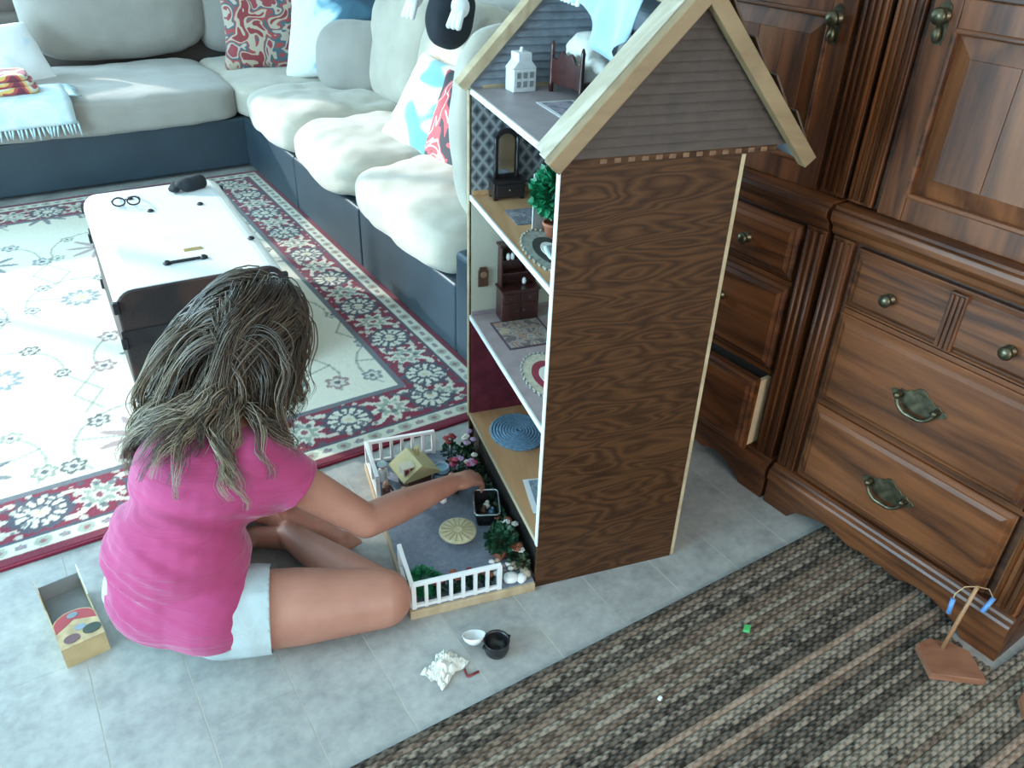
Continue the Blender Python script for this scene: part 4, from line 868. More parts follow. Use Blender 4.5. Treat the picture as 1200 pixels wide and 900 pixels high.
mat_rug('toy_rug', 'patterned tapestry rug with plum border on the mauve dollhouse floor', 0.112, 0.452, 0.482, 0.064, 0.072, M_tap, R(2), plain('plum_border', (0.085, 0.045, 0.07), 0.85, 0.2, 60))
lying_oval('crochet_rug', 'oval red crocheted rug with beaded edge on the mauve floor', 'rug', 0.096, 0.220, 0.482, 0.066, 0.118, (plain('cream_yarn', (0.50, 0.46, 0.36), 0.9, 0.2, 90), M_redring, M_linen, M_beadg), R(-4))
# ---------------- ground storey (maroon walls)
br = dthing('round_rug', 'round blue braided rug on the tan dollhouse floor', 'rug', 0.108, 0.452, 0.150)
for k in range(9):
    r0 = 0.078*(1-k/9.0)
    MB().tube([(r0*math.cos(t), r0*1.12*math.sin(t), 0.0035+0.0003*k) for t in np.linspace(0, 2*math.pi, 41)[:-1]], [0.0048+0.0008*math.sin(i*2.6) for i in range(40)], 6, closed=True).build('braid_ring', plain('blue_braid', (0.16, 0.29, 0.42), 0.85, 0.3, 120), br)
MB().lathe([(0.075, 0), (0.075, 0.002)], 32, sy=1.12).build('backing', plain('blue_backing', (0.14, 0.25, 0.37), 0.9), br)
pc = dthing('paper_card', 'grey printed card with white border on the tan dollhouse floor', 'card', 0.078, 0.175, 0.150, R(-8))
MB().box(-0.040, 0.055, -0.075, 0.062, 0, 0.0012).build('card', M_white, pc)
MB().box(-0.026, 0.05, -0.068, 0.056, 0.0012, 0.0016).build('print', patches('grey_print', [(0.0, (0.16, 0.2, 0.24)), (0.48, (0.26, 0.30, 0.33)), (0.56, (0.18, 0.22, 0.26))], 40), pc)

# ---------------- garden board in front of the dollhouse
gd = dthing('garden_board', 'toy garden board with grey paving and white railings before the dollhouse', 'toy garden', 0, 0, 0)
M_pave = patches('toy_paving', [(0.0, (0.11, 0.14, 0.19)), (0.5, (0.17, 0.20, 0.26)), (1.0, (0.24, 0.28, 0.34))], 60, rough=0.8, smooth=True, bmp=0.5)
MB().box(-0.325, -0.004, -0.012, 0.600, 0.0, 0.026).build('board', M_raw, gd, bevel=0.002)
MB().box(-0.318, -0.006, -0.005, 0.593, 0.026, 0.029).build('paving', M_pave, gd)
def railing(p, q, n, ht=0.078, z0=0.029, bot=True):
    P0, P1 = Vector((p[0], p[1], 0)), Vector((q[0], q[1], 0)); d = (P1-P0); u = d.normalized(); w = Vector((-u.y, u.x, 0))
    r = MB().obox((P0+P1)/2+Vector((0, 0, z0+ht)), d/2+u*0.004, w*0.0052, (0, 0, 0.0048)).build('rail', M_white, gd, bevel=0.001)
    if bot: MB().obox((P0+P1)/2+Vector((0, 0, z0+0.007)), d/2, w*0.0045, (0, 0, 0.0045)).build('rail', M_white, gd, bevel=0.001)
    for k in range(n):
        c = P0+d*(k/(n-1) if n > 1 else 0.5); s = 0.0042 if 0 < k < n-1 else 0.0055
        MB().obox(c+Vector((0, 0, z0+ht/2)), u*s, w*s, (0, 0, ht/2)).build('baluster', M_white, gd)
railing((-0.313, -0.002), (-0.098, -0.002), 8)
railing((-0.316, 0.004), (-0.316, 0.135), 2)
railing((-0.316, 0.42), (-0.316, 0.586), 3)
railing((-0.306, 0.586), (-0.115, 0.586), 7)
GZ = 0.029
# little yellow-roofed kiosk
ki = dthing('toy_cottage', 'tiny toy cottage with yellow roof and red dormer window', 'toy house', -0.205, 0.455, GZ, R(14))
MB().box(-0.035, 0.038, -0.034, 0.034, 0, 0.062).build('body', wood('cottage_brown', (0.05, 0.02, 0.012), (0.13, 0.055, 0.03), 2), ki, bevel=0.001)
M_yel = plain('cottage_roof_yellow', (0.50, 0.45, 0.24), 0.7, 0.08, 20)
rf = MB().prism([(-0.056, 0.056), (0.058, 0.056), (0.058, 0.062), (0.002, 0.100), (-0.056, 0.062)], 1, -0.050, 0.050).build('roof', M_yel, ki, bevel=0.001)
MB().prism([(-0.048, 0.066), (-0.012, 0.066), (-0.012, 0.094), (-0.048, 0.094)], 1, -0.034, -0.004).build('dormer', plain('dormer_cream', (0.66, 0.60, 0.48), 0.7), rf)
for a in (-0.038, -0.022): MB().box(a-0.006, a+0.006, -0.0355, -0.0335, 0.071, 0.089).build('pane', plain('dormer_red', (0.20, 0.02, 0.05), 0.4), rf)
MB().lathe([(0.006, 0.0), (0.006, 0.022), (0.008, 0.024), (0.008, 0.03)], 10, (0.022, 0.022, 0.082)).build('chimney', M_yel, rf)
# figures and small props round the cottage
M_blue = plain('toy_blue', (0.07, 0.16, 0.28), 0.5); M_brownt = plain('toy_brown', (0.10, 0.045, 0.03), 0.6)
def figurine(name, label, cat, x, y, rz, body, head, h=0.055, hat=None):
    f = dthing(name, label, cat, x, y, GZ, rz)
    MB().lathe([(0.012, 0), (0.014, h*0.1), (0.010, h*0.45), (0.012, h*0.68), (0.004, h*0.76)], 12).build('body', body, f)
    for s in (-1, 1): MB().cap((s*0.011, 0, h*0.66), 0.004, (s*0.016, -0.008, h*0.38), 0.0035, 8).build('arm', body, f)
    MB().sphere((0, 0, h*0.90), (0.0095, 0.0095, 0.011), 12, 8).build('head', head, f)
    if hat: MB().lathe([(0.015, 0), (0.015, 0.002), (0.009, 0.003), (0.008, 0.010), (0.002, 0.011)], 12, (0, 0, h*0.97)).build('hat', hat, f)
    return f
M_skin_t = plain('toy_skin', (0.45, 0.26, 0.18), 0.6)
figurine('toy_figure', 'white toy figure with pale hat beside the far garden railing', 'figure', -0.288, 0.495, 0, M_white, M_skin_t, 0.062, plain('toy_pale_blue', (0.45, 0.62, 0.68), 0.6))
figurine('toy_figure', 'brown toy figure standing by the railing corner post', 'figure', -0.292, 0.425, 0.5, M_brownt, M_skin_t, 0.048)
figurine('toy_figure', 'toy figure in blue standing before the yellow-roofed cottage', 'figure', -0.250, 0.385, 0.3, M_blue, M_skin_t, 0.050)
figurine('toy_figure', 'dark red toy figure to the right of the cottage', 'figure', -0.165, 0.372, -0.4, plain('toy_dark_red', (0.10, 0.02, 0.025), 0.6), M_brownt, 0.048)
wc = dthing('toy_barrel', 'light blue toy water barrel behind the red flowers', 'barrel', -0.125, 0.445, GZ)
MB().lathe([(0.020, 0), (0.025, 0.02), (0.025, 0.035), (0.021, 0.055), (0.018, 0.055), (0.018, 0.048)], 16).build('staves', plain('barrel_blue', (0.22, 0.36, 0.46), 0.5), wc)
for z in (0.014, 0.042): MB().tube([(0.0252*math.cos(t), 0.0252*math.sin(t), z) for t in np.linspace(0, 2*math.pi, 21)[:-1]], 0.0018, 5, closed=True).build('hoop', M_iron, wc)
tag(MB().sphere((0, 0, 0.011), (0.011, 0.011, 0.011), 14, 10).build('white_bead', M_white, None, DW(-0.148, 0.350, GZ)), 'round white bead on the paving near the wrist', 'bead')
def flower_plant(label, x, y, cols, h, n, seed, spread=0.02):
    rnd = random.Random(seed); f = dthing('toy_flowers', label, 'flowers', x, y, GZ, rnd.uniform(0, 6))
    bush(f, (0, 0, h*0.35), (spread, spread, h*0.32), 60, M_leafd, seed, 0.014, 'leaves')
    for k in range(n):
        a = rnd.uniform(0, 6.28); r = spread*rnd.uniform(0.2, 1.1); p = (r*math.cos(a), r*math.sin(a), h*rnd.uniform(0.7, 1.05))
        st = MB().tube([(p[0]*0.3, p[1]*0.3, 0.0), (p[0]*0.8, p[1]*0.8, p[2]*0.6), p], 0.0012, 5).build('stem', M_leafd, f)
        mb = MB()
        for q in range(6):
            b = q*math.pi/3; mb.sphere((p[0]+0.006*math.cos(b), p[1]+0.006*math.sin(b), p[2]), (0.005, 0.005, 0.003), 6, 4)
        mb.sphere((p[0], p[1], p[2]+0.002), 0.004, 6, 4); mb.build('blossom', cols[k % len(cols)], st)
    return f
F_red = plain('flower_red', (0.22, 0.02, 0.025), 0.6); F_pink = plain('flower_pink', (0.42, 0.07, 0.15), 0.6); F_lil = plain('flower_lilac', (0.36, 0.25, 0.42), 0.6); F_wht = plain('flower_white', (0.6, 0.6, 0.56), 0.6); F_rust = plain('flower_rust', (0.26, 0.08, 0.04), 0.6)
flower_plant('tall dark red toy roses at the far end of the garden', -0.075, 0.540, [F_red], 0.085, 5, 71)
flower_plant('pink toy flowers in front of the dark red roses', -0.082, 0.470, [F_pink, F_red], 0.060, 5, 72)
flower_plant('lilac and pink toy flowers beside the reaching hand', -0.040, 0.450, [F_lil, F_pink, F_wht], 0.062, 7, 73, 0.026)
flower_plant('white toy flowers against the far front of the dollhouse', -0.028, 0.535, [F_wht, F_lil], 0.080, 7, 74, 0.024)
flower_plant('pale toy flowers between cottage and pink flowers', -0.115, 0.395, [F_wht, F_rust], 0.040, 6, 75)
flower_plant('white toy flowers between potted bush and dollhouse', -0.022, 0.165, [F_wht], 0.050, 7, 76)
flower_plant('rust and white toy flowers near the dollhouse front corner', -0.026, 0.075, [F_rust, F_wht], 0.050, 8, 77)
flower_plant('dark leafy toy flowers between tub and white flowers', -0.024, 0.200, [F_rust, F_wht], 0.040, 5, 78)
for k, (x, c) in enumerate(((-0.245, F_red), (-0.205, F_rust), (-0.160, F_red), (-0.120, F_rust))):
    flower_plant(('red toy flowers behind the railing, nearest the green shrub', 'rust toy flowers behind the railing, second from the green shrub', 'red toy flowers behind the railing, third from the green shrub', 'rust toy flowers behind the open end of the railing')[k], x, 0.026, [c], 0.052, 3, 80+k, 0.011)
# stones at the corner
for k, (x, y, s, c) in enumerate(((-0.062, 0.012, 0.017, M_white), (-0.036, 0.006, 0.013, M_white), (-0.020, 0.022, 0.014, plain('stone_tan', (0.40, 0.34, 0.25), 0.8)), (-0.080, 0.030, 0.010, plain('stone_grey', (0.2, 0.2, 0.2), 0.8)))):
    o = MB().sphere((0, 0, 0), (s*1.2, s, s*0.75), 12, 8).build('pebble', c, None, DW(x, y, GZ+s*0.70), k*0.7)
    for v in o.data.vertices: v.co *= 1+0.16*mnoise.noise(v.co*90+Vector((k*5, 0, 0)))
    tag(o, ('larger white pebble beside the end of the railing', 'smaller white pebble next to the larger one', 'tan pebble touching the dollhouse corner', 'small grey pebble behind the white pebbles')[k], 'pebble', 'pebbles at the garden corner')
mini = [MB().sphere((0, 0, 0), (0.009, 0.0075, 0.006), 8, 6).mesh('pebble') for _ in range(3)]
for me_, c in zip(mini, (M_white, plain('stone_tan', (0.40, 0.34, 0.25), 0.8), plain('stone_grey', (0.2, 0.2, 0.2), 0.8))): me_.materials.append(c)
for k in range(14):
    x, y = -0.088+0.0125*(k % 6)+random.uniform(-.003, .003), 0.045+0.020*(k//6)+random.uniform(-.004, .004)
    tag(link('pebble', mini[k % 3], None, None, DW(x, y, GZ+0.0055), (0, 0, k)), ('tiny white pebble', 'tiny tan pebble', 'tiny grey pebble')[k % 3]+' strewn between the potted bush and the railing end', 'pebble', 'tiny pebbles at the garden corner')
hd = dthing('toy_hedge', 'low dark green toy hedge running along the dollhouse front', 'hedge', -0.018, 0.0, GZ)
hm = MB(); rnd_ = random.Random(5)
for k in range(15): bush(hd, (0.0, 0.045+0.0365*k, 0.014), (0.011, 0.020, 0.016+0.008*rnd_.random()), 70, M_leafd if k % 3 else plain('olive_leaf', (0.05, 0.075, 0.035), 0.6, 0.4, 40), 200+k, 0.013, 'foliage')
MB().box(-0.010, 0.010, 0.02, 0.58, 0.0, 0.006).build('soil', M_brownt, hd)
# round patterned table
rt = dthing('toy_table', 'round straw-coloured toy table on the grey paving', 'table', -0.148, 0.195, GZ)
M_straw = patches('straw_weave', [(0.0, (0.28, 0.26, 0.14)), (0.5, (0.46, 0.42, 0.26)), (1.0, (0.58, 0.54, 0.38))], 45, smooth=True, bmp=0.5)
MB().lathe([(0.046, 0.028), (0.050, 0.030), (0.050, 0.034), (0.046, 0.036), (0.012, 0.0365)], 32).build('top', M_straw, rt)
for k in range(16): MB().obox((0.028*math.cos(k*math.pi/8), 0.028*math.sin(k*math.pi/8), 0.0368), Vector((math.cos(k*math.pi/8), math.sin(k*math.pi/8), 0))*0.016, Vector((-math.sin(k*math.pi/8), math.cos(k*math.pi/8), 0))*0.0012, (0, 0, 0.0008)).build('spoke', plain('straw_dark', (0.30, 0.27, 0.14), 0.8), rt)
MB().lathe([(0.020, 0), (0.018, 0.003), (0.006, 0.006), (0.006, 0.022), (0.016, 0.028)], 14).build('pedestal', M_ebony, rt)
# bushes
pb = dthing('potted_bush', 'dark green toy bush in a square terracotta pot', 'plant', -0.058, 0.110, GZ, R(20))
MB().frustum((-0.018, 0.018, -0.018, 0.018), (-0.024, 0.024, -0.024, 0.024), 2, 0.0, 0.026).build('pot', M_terra, pb, bevel=0.001)
bush(pb, (0, 0, 0.052), (0.034, 0.034, 0.032), 300, M_leafd, 91, 0.018)
gs = dthing('toy_shrub', 'bright green toy shrub inside the railing corner', 'plant', -0.275, 0.055, GZ)
bush(gs, (0, 0, 0.020), (0.034, 0.036, 0.024), 260, M_leaf, 92, 0.016); MB().lathe([(0.016, 0), (0.012, 0.006), (0.004, 0.01)], 10).build('root_ball', M_brownt, gs)
# black tub with metal rim that the hand reaches into
tb = dthing('toy_tub', 'black toy tub with shiny metal rim under the hand', 'tub', -0.046, 0.268, GZ, R(-14))
M_blk = plain('toy_black', (0.010, 0.010, 0.012), 0.35, 0.2, 20); M_rimm = plain('rim_steel', (0.35, 0.42, 0.43), 0.25, metal=0.8)
def rrect(a, b, r, n=5): return [(sx*(a-r)+r*math.cos(t), sy*(b-r)+r*math.sin(t)) for (sx, sy, t0) in ((1, 1, 0), (-1, 1, math.pi/2), (-1, -1, math.pi), (1, -1, 1.5*math.pi)) for t in np.linspace(t0, t0+math.pi/2, n)]
o_ = rrect(0.034, 0.052, 0.012); b_ = rrect(0.028, 0.045, 0.010); i_ = rrect(0.031, 0.049, 0.010); n_ = len(o_)
vs = [(x, y, 0.0) for x, y in b_]+[(x, y, 0.044) for x, y in o_]+[(x, y, 0.044) for x, y in i_]+[(x*0.9, y*0.9, 0.008) for x, y in b_]
fs = [[k*n_+i, k*n_+(i+1) % n_, (k+1)*n_+(i+1) % n_, (k+1)*n_+i] for k in range(3) for i in range(n_)]+[list(range(n_))[::-1], [3*n_+i for i in range(n_)]]
MB().add(vs, fs, False).build('basin', M_blk, tb)
MB().tube([(x*1.02, y*1.02, 0.045) for x, y in o_], 0.0032, 6, closed=True).build('rim', M_rimm, tb)
for k, (x, y, c) in enumerate(((0.006, 0.018, F_wht), (0.012, -0.012, M_blue), (-0.008, 0.0, M_brownt))):
    tag(MB().sphere((0, 0, 0.008), (0.010, 0.012, 0.008), 10, 7).sphere((0.004, 0.003, 0.017), 0.006, 8, 6).build('tiny_toy', c, None, DW(-0.046+x, 0.268+y, GZ+0.0082)), ('tiny white toy lying inside the black tub', 'tiny blue toy lying inside the black tub', 'tiny brown toy lying inside the black tub')[k], 'toy')

# ================================================================== small things on the floor
pp = thing('crumpled_paper', 'crumpled scrap of white tissue paper on the floor', 'paper', (0.560, 1.100, 0.0), 0.4)
def crumple(c, r, seed, name, mat, par, lift):
    vs = []; fs = []; n = 16
    for j in range(n+1):
        for i in range(n+1):
            x, y = (i/n-0.5), (j/n-0.5); q = Vector((x*6+seed, y*6, seed))
            d = 1+0.35*mnoise.noise(Vector((math.atan2(y, x)*1.5, seed, 0)))
            vs.append((c[0]+x*r[0]*2*d, c[1]+y*r[1]*2*d, c[2]+lift*max(0, (0.5-math.hypot(x, y)))*2+abs(mnoise.noise(q))*0.020+0.001))
    for j in range(n):
        for i in range(n):
            a = j*(n+1)+i; fs += [(a, a+1, a+n+2), (a, a+n+2, a+n+1)]
    o = MB().add(vs, fs, False).build(name, mat, par); m = o.modifiers.new('solid', 'SOLIDIFY'); m.thickness = 0.0012; return o
M_tissue = plain('tissue_white', (0.68, 0.68, 0.62), 0.8, 0.05)
crumple((0, 0, 0), (0.042, 0.030), 3.3, 'sheet', M_tissue, pp, 0.020); crumple((0.018, 0.010, 0.006), (0.022, 0.022), 8.1, 'corner', M_tissue, pp, 0.018)
bo = thing('toy_bowl', 'small white toy bowl tipped against the black pot', 'bowl', (0.650, 1.118, 0.0), 0.6)
MB().lathe([(0.010, 0), (0.014, 0.002), (0.024, 0.012), (0.028, 0.022), (0.026, 0.022), (0.020, 0.012), (0.008, 0.005)], 20, (0, 0, 0.014), (0.35, 0.25, 1.0)).build('bowl', M_white, bo)
bk = thing('black_pot', 'small round black toy pot on the floor', 'pot', (0.688, 1.082, 0.0), 0.0)
MB().lathe([(0.018, 0), (0.026, 0.004), (0.030, 0.018), (0.029, 0.036), (0.031, 0.040), (0.028, 0.040), (0.026, 0.034), (0.026, 0.014), (0.012, 0.008)], 24).build('bowl', M_blk, bk)
for s in (-1, 1): MB().tube([(s*0.030, -0.006, 0.034), (s*0.037, 0, 0.034), (s*0.030, 0.006, 0.034)], 0.002, 6).build('handle', M_blk, bk)
rs = thing('red_stick', 'bent dark red toy stick lying beside the tissue paper', 'toy stick', (0.602, 1.052, 0.0), R(-8))
MB().tube([(-0.006, 0.022, 0.003), (-0.008, 0.004, 0.003), (-0.006, 0.0, 0.003), (0.022, 0.004, 0.003)], 0.0028, 6).build('stick', plain('dark_red_plastic', (0.22, 0.03, 0.04), 0.4), rs)
gb = tag(MB().obox((0, 0, 0.004), (0.010, 0.003, 0), (-0.003, 0.007, 0), (0, 0, 0.004)).build('green_scrap', plain('green_plastic', (0.08, 0.45, 0.14), 0.5), None, (1.235, 0.822, 0.0125), 0.3, bevel=0.0015), 'tiny green plastic scrap lying on the braided rug', 'scrap')
gb2 = tag(MB().obox((0, 0, 0.003), (0.005, 0, 0), (0, 0.004, 0), (0, 0, 0.003)).build('white_scrap', M_white, None, (0.925, 0.780, 0.0125), 0.3, bevel=0.0012), 'tiny white scrap lying on the braided rug', 'scrap')
# carton of a toy at the left
bx = thing('toy_carton', 'small tan toy carton with red printed arch and open top', 'box', (-0.128, 1.640, 0.0), R(6))
M_card = plain('carton_tan', (0.50, 0.38, 0.20), 0.7, 0.12, 25); M_cardi = plain('carton_grey', (0.20, 0.21, 0.21), 0.5)
cw, cd, chh = 0.046, 0.105, 0.055
MB().box(-cw, cw, -cd, cd, 0.0, 0.003).build('bottom', M_card, bx)
MB().box(-cw, -cw+0.0025, -cd, cd, 0.003, chh).build('side', M_card, bx); MB().box(cw-0.0025, cw, -cd, cd, 0.003, chh).build('side', M_card, bx)
MB().box(-cw+0.0025, cw-0.0025, cd-0.0025, cd, 0.003, chh+0.02).build('end', M_cardi, bx)
MB().box(-cw+0.0025, cw-0.0025, -cd, -cd+0.0025, 0.003, chh).build('end', M_card, bx)
MB().box(-cw+0.003, cw-0.003, -0.005, cd-0.003, 0.028, 0.031).build('tray', M_cardi, bx)
fr = MB().prism([(-cw, -cd)]+[(cw, -cd), (cw, -0.03)]+[(cw*math.cos(a), -0.03+0.035*math.sin(a)) for a in np.linspace(0, math.pi, 11)[1:-1]]+[(-cw, -0.03)], 2, chh, chh+0.003).build('printed_front', plain('carton_print_tan', (0.46, 0.34, 0.18), 0.6, 0.25, 40), bx)
MB().prism([(-cw+0.002, -0.052), (0.0, -0.026), (cw-0.002, -0.046), (cw-0.003, -0.03)]+[(0.94*cw*math.cos(a), -0.03+0.032*math.sin(a)) for a in np.linspace(0.1, math.pi-0.1, 11)]+[(-cw+0.003, -0.03)], 2, chh+0.003, chh+0.0036).build('red_print', plain('carton_red', (0.36, 0.035, 0.045), 0.5), fr)
for (x, y, r_, c) in ((-0.018, -0.083, 0.013, plain('carton_plum', (0.14, 0.07, 0.08), 0.6)), (0.026, -0.076, 0.015, plain('carton_green', (0.03, 0.05, 0.035), 0.6)), (0.006, -0.058, 0.009, plain('carton_blue', (0.22, 0.28, 0.33), 0.6)), (0.0, -0.012, 0.009, plain('carton_grey2', (0.18, 0.24, 0.26), 0.6))):
    MB().lathe([(r_, 0), (r_, 0.0007)], 20, (x, y, chh+0.0036), sx=1.3).build('printed_disc', c, fr)
for x in (-cw, cw): MB().prism([(0.04, chh), (cd, chh), (cd, chh+0.045), (0.075, chh+0.05)], 0, x-0.001, x+0.001).build('flap', M_card if x < 0 else M_white, bx)

# wooden block with dowel, wire and blue tips, on the braided rug by the cabinet
dw = thing('dowel_toy', 'wooden block with upright dowel, bent wire and two blue tips', 'wooden toy', (1.566, 0.505, 0.012), R(-37))
M_wb = wood('toy_block_wood', (0.18, 0.065, 0.035), (0.34, 0.15, 0.085), 0, 0.5, 60, 6, 5, 0.0)
MB().prism([(-0.060, -0.045), (0.060, -0.050), (0.052, 0.030), (0.020, 0.052), (-0.030, 0.060), (-0.066, 0.040)], 2, 0.0, 0.020).build('block', M_wb, dw, bevel=0.002)
MB().tube([(-0.008, 0.034, 0.018), (0.004, 0.042, 0.11), (0.018, 0.052, 0.205)], [0.005, 0.0048, 0.0045], 8).build('dowel', wood('dowel_wood', (0.30, 0.15, 0.07), (0.42, 0.22, 0.11), 2), dw)
wr = MB().tube([(-0.032, 0.036, 0.166), (-0.030, 0.040, 0.190), (-0.012, 0.047, 0.206), (0.018, 0.052, 0.205), (0.048, 0.056, 0.196), (0.066, 0.056, 0.170), (0.064, 0.054, 0.150)], 0.0015, 6).build('wire', plain('tan_wire', (0.42, 0.27, 0.14), 0.4), dw)
M_bt = plain('blue_tip', (0.11, 0.24, 0.50), 0.4)
for a, b in (((-0.032, 0.036, 0.178), (-0.034, 0.028, 0.140)), ((0.066, 0.055, 0.172), (0.046, 0.042, 0.138))): MB().tube([a, b], 0.0055, 8).build('blue_tip', M_bt, dw)
bl2 = tag(MB().prism([(-0.05, -0.03), (0.045, -0.035), (0.05, 0.02), (0.0, 0.035), (-0.045, 0.025)], 2, 0.0, 0.018).build('wood_offcut', M_wb, None, (1.625, 0.335, 0.012), 0.5, bevel=0.002), 'reddish wooden offcut at the right edge of the braided rug', 'wood block')

# ================================================================== the seated girl
def baked(mb, name, voxel, smooth=6, fac=0.5):
    o = bpy.data.objects.new(name+'_tmp', mb.mesh(name+'_tmp')); COL.objects.link(o)
    r = o.modifiers.new('remesh', 'REMESH'); r.mode = 'VOXEL'; r.voxel_size = voxel; r.adaptivity = 0.0
    s = o.modifiers.new('smooth', 'SMOOTH'); s.iterations = smooth; s.factor = fac
    dg = bpy.context.evaluated_depsgraph_get(); dg.update(); me = bpy.data.meshes.new_from_object(o.evaluated_get(dg)); me.name = name
    bpy.data.objects.remove(o); smooth_all(me); return me
def cut(me, planes):   # keep the side the normal points away from
    bm = bmesh.new(); bm.from_mesh(me)
    for co, no, lim in planes:
        co = Vector(co); no = Vector(no).normalized()
        geom = bm.verts[:]+bm.edges[:]+bm.faces[:]
        if lim:
            c, rad = Vector(lim[0]), lim[1]; fsel = [f for f in bm.faces if (f.calc_center_median()-c).length < rad]
            es = set(e for f in fsel for e in f.edges); vsl = set(v for f in fsel for v in f.verts); geom = list(vsl)+list(es)+fsel
            bmesh.ops.bisect_plane(bm, geom=geom, plane_co=co, plane_no=no)
            dele = [f for f in bm.faces if (f.calc_center_median()-c).length < rad and (f.calc_center_median()-co).dot(no) > 0]
            bmesh.ops.delete(bm, geom=dele, context='FACES')
        else: bmesh.ops.bisect_plane(bm, geom=geom, plane_co=co, plane_no=no, clear_outer=True)
    bm.to_mesh(me); bm.free(); smooth_all(me); return me
FZ = R(50); fw = Vector((math.sin(FZ), math.cos(FZ), 0)); rt_ = Vector((math.cos(FZ), -math.sin(FZ), 0))
def frame(f, up=(0, 0, 1)):
    f = Vector(f).normalized(); r = f.cross(Vector(up)).normalized(); u = r.cross(f); return Matrix((r, f, u)).transposed()   # columns right, forward, up
FT = frame(fw)
spine = Vector((0.21, 1.60, 0.36))-Vector((0.11, 1.52, 0.11)); FC = frame(fw-Vector((0, 0, 0.45)))
pel, wai, che = Vector((0.098, 1.518, 0.108)), Vector((0.118, 1.545, 0.215)), Vector((0.190, 1.600, 0.335))
hipR, hipL = Vector((0.165, 1.418, 0.100)), Vector((0.045, 1.595, 0.095))
kneR, ankR, toeR = Vector((0.502, 1.300, 0.076)), Vector((0.395, 1.650, 0.048)), Vector((0.285, 1.725, 0.030))
kneL, ankL, toeL = Vector((0.275, 1.905, 0.080)), Vector((0.465, 1.640, 0.050)), Vector((0.525, 1.545, 0.028))
shR, elR, wrR = Vector((0.318, 1.528, 0.405)), Vector((0.535, 1.452, 0.185)), Vector((0.815, 1.543, 0.120))
shL, elL, wrL = Vector((0.195, 1.730, 0.400)), Vector((0.235, 1.850, 0.215)), Vector((0.370, 1.755, 0.150))
nk0, nk1 = Vector((0.285, 1.645, 0.440)), Vector((0.360, 1.700, 0.525))
hc = Vector((0.422, 1.748, 0.603)); fd = Vector((0.86, 0.32, -0.44)).normalized(); HF = frame(fd); hr, hf, hu_ = HF.col[0], HF.col[1], HF.col[2]
girl = thing('person', 'girl in pink shirt and pale shorts sitting cross-legged, reaching into the toy garden', 'person', (0.12, 1.53, 0.0))
GO = Vector((0.12, 1.53, 0.0))
b = MB()
b.sphere(pel, (0.140, 0.110, 0.100), 24, 16, FT); b.sphere(wai, (0.132, 0.100, 0.12), 24, 16, FC); b.sphere(che, (0.136, 0.095, 0.135), 24, 16, FC)
b.cap(hipR, 0.094, hipR.lerp(kneR, 0.5), 0.088, 30); b.cap(hipR.lerp(kneR, 0.5), 0.088, kneR, 0.070, 30); b.cap(kneR, 0.066, kneR.lerp(ankR, 0.4), 0.054, 30); b.cap(kneR.lerp(ankR, 0.4), 0.054, ankR, 0.034, 30)
b.cap(hipL, 0.088, hipL.lerp(kneL, 0.5), 0.076, 30); b.cap(hipL.lerp(kneL, 0.5), 0.076, kneL, 0.058, 30); b.cap(kneL, 0.056, kneL.lerp(ankL, 0.4), 0.052, 30); b.cap(kneL.lerp(ankL, 0.4), 0.052, ankL, 0.033, 30)
for (a, t) in ((ankR, toeR), (ankL, toeL)):
    b.cap(a+Vector((0, 0, -0.008)), 0.034, a.lerp(t, 0.65)+Vector((0, 0, -0.004)), 0.028); d = (t-a).normalized(); sd = d.cross(Vector((0, 0, 1))).normalized()
    for k in range(5): q = a.lerp(t, 0.7)+sd*(k-2)*0.013; b.cap(q, 0.012, q+d*(0.040-0.004*k), 0.0085, 8)
b.cap(shR, 0.056, shR.lerp(elR, 0.5), 0.050, 30); b.cap(shR.lerp(elR, 0.5), 0.050, elR, 0.042, 30); b.cap(elR, 0.042, elR.lerp(wrR, 0.35), 0.043, 30); b.cap(elR.lerp(wrR, 0.35), 0.043, wrR, 0.027, 30)
b.cap(shL, 0.055, elL, 0.038, 30); b.cap(elL, 0.038, wrL, 0.026, 30)
b.cap(che+Vector((0.05, 0.03, 0.07)), 0.07, nk0, 0.055, 30); b.cap(nk0, 0.046, nk1, 0.044, 30); b.cap(shR, 0.055, nk0, 0.05, 30); b.cap(shL, 0.055, nk0, 0.05, 30)
# head: cranium, face, jaw, nose, lips, ears
b.sphere(hc-hf*0.012+hu_*0.018, (0.076, 0.095, 0.086), 24, 16, HF); b.sphere(hc+hf*0.022-hu_*0.030, (0.062, 0.066, 0.080), 24, 16, HF); b.sphere(hc+hf*0.046-hu_*0.088, (0.030, 0.030, 0.022), 16, 10, HF)
b.cap(hc+hf*0.086-hu_*0.006, 0.009, hc+hf*0.102-hu_*0.034, 0.013, 10); b.sphere(hc+hf*0.092-hu_*0.036, (0.017, 0.012, 0.009), 12, 8, HF)
b.sphere(hc+hf*0.082-hu_*0.060, (0.022, 0.010, 0.006), 12, 8, HF); b.sphere(hc+hf*0.080-hu_*0.068, (0.019, 0.010, 0.006), 12, 8, HF)
for s in (-1, 1):
    b.sphere(hc+hr*s*0.078-hf*0.008-hu_*0.012, (0.010, 0.020, 0.030), 12, 8, HF); b.cap(hc+hr*s*0.012+hf*0.085+hu_*0.012, 0.008, hc+hr*s*0.045+hf*0.070+hu_*0.010, 0.008, 8)
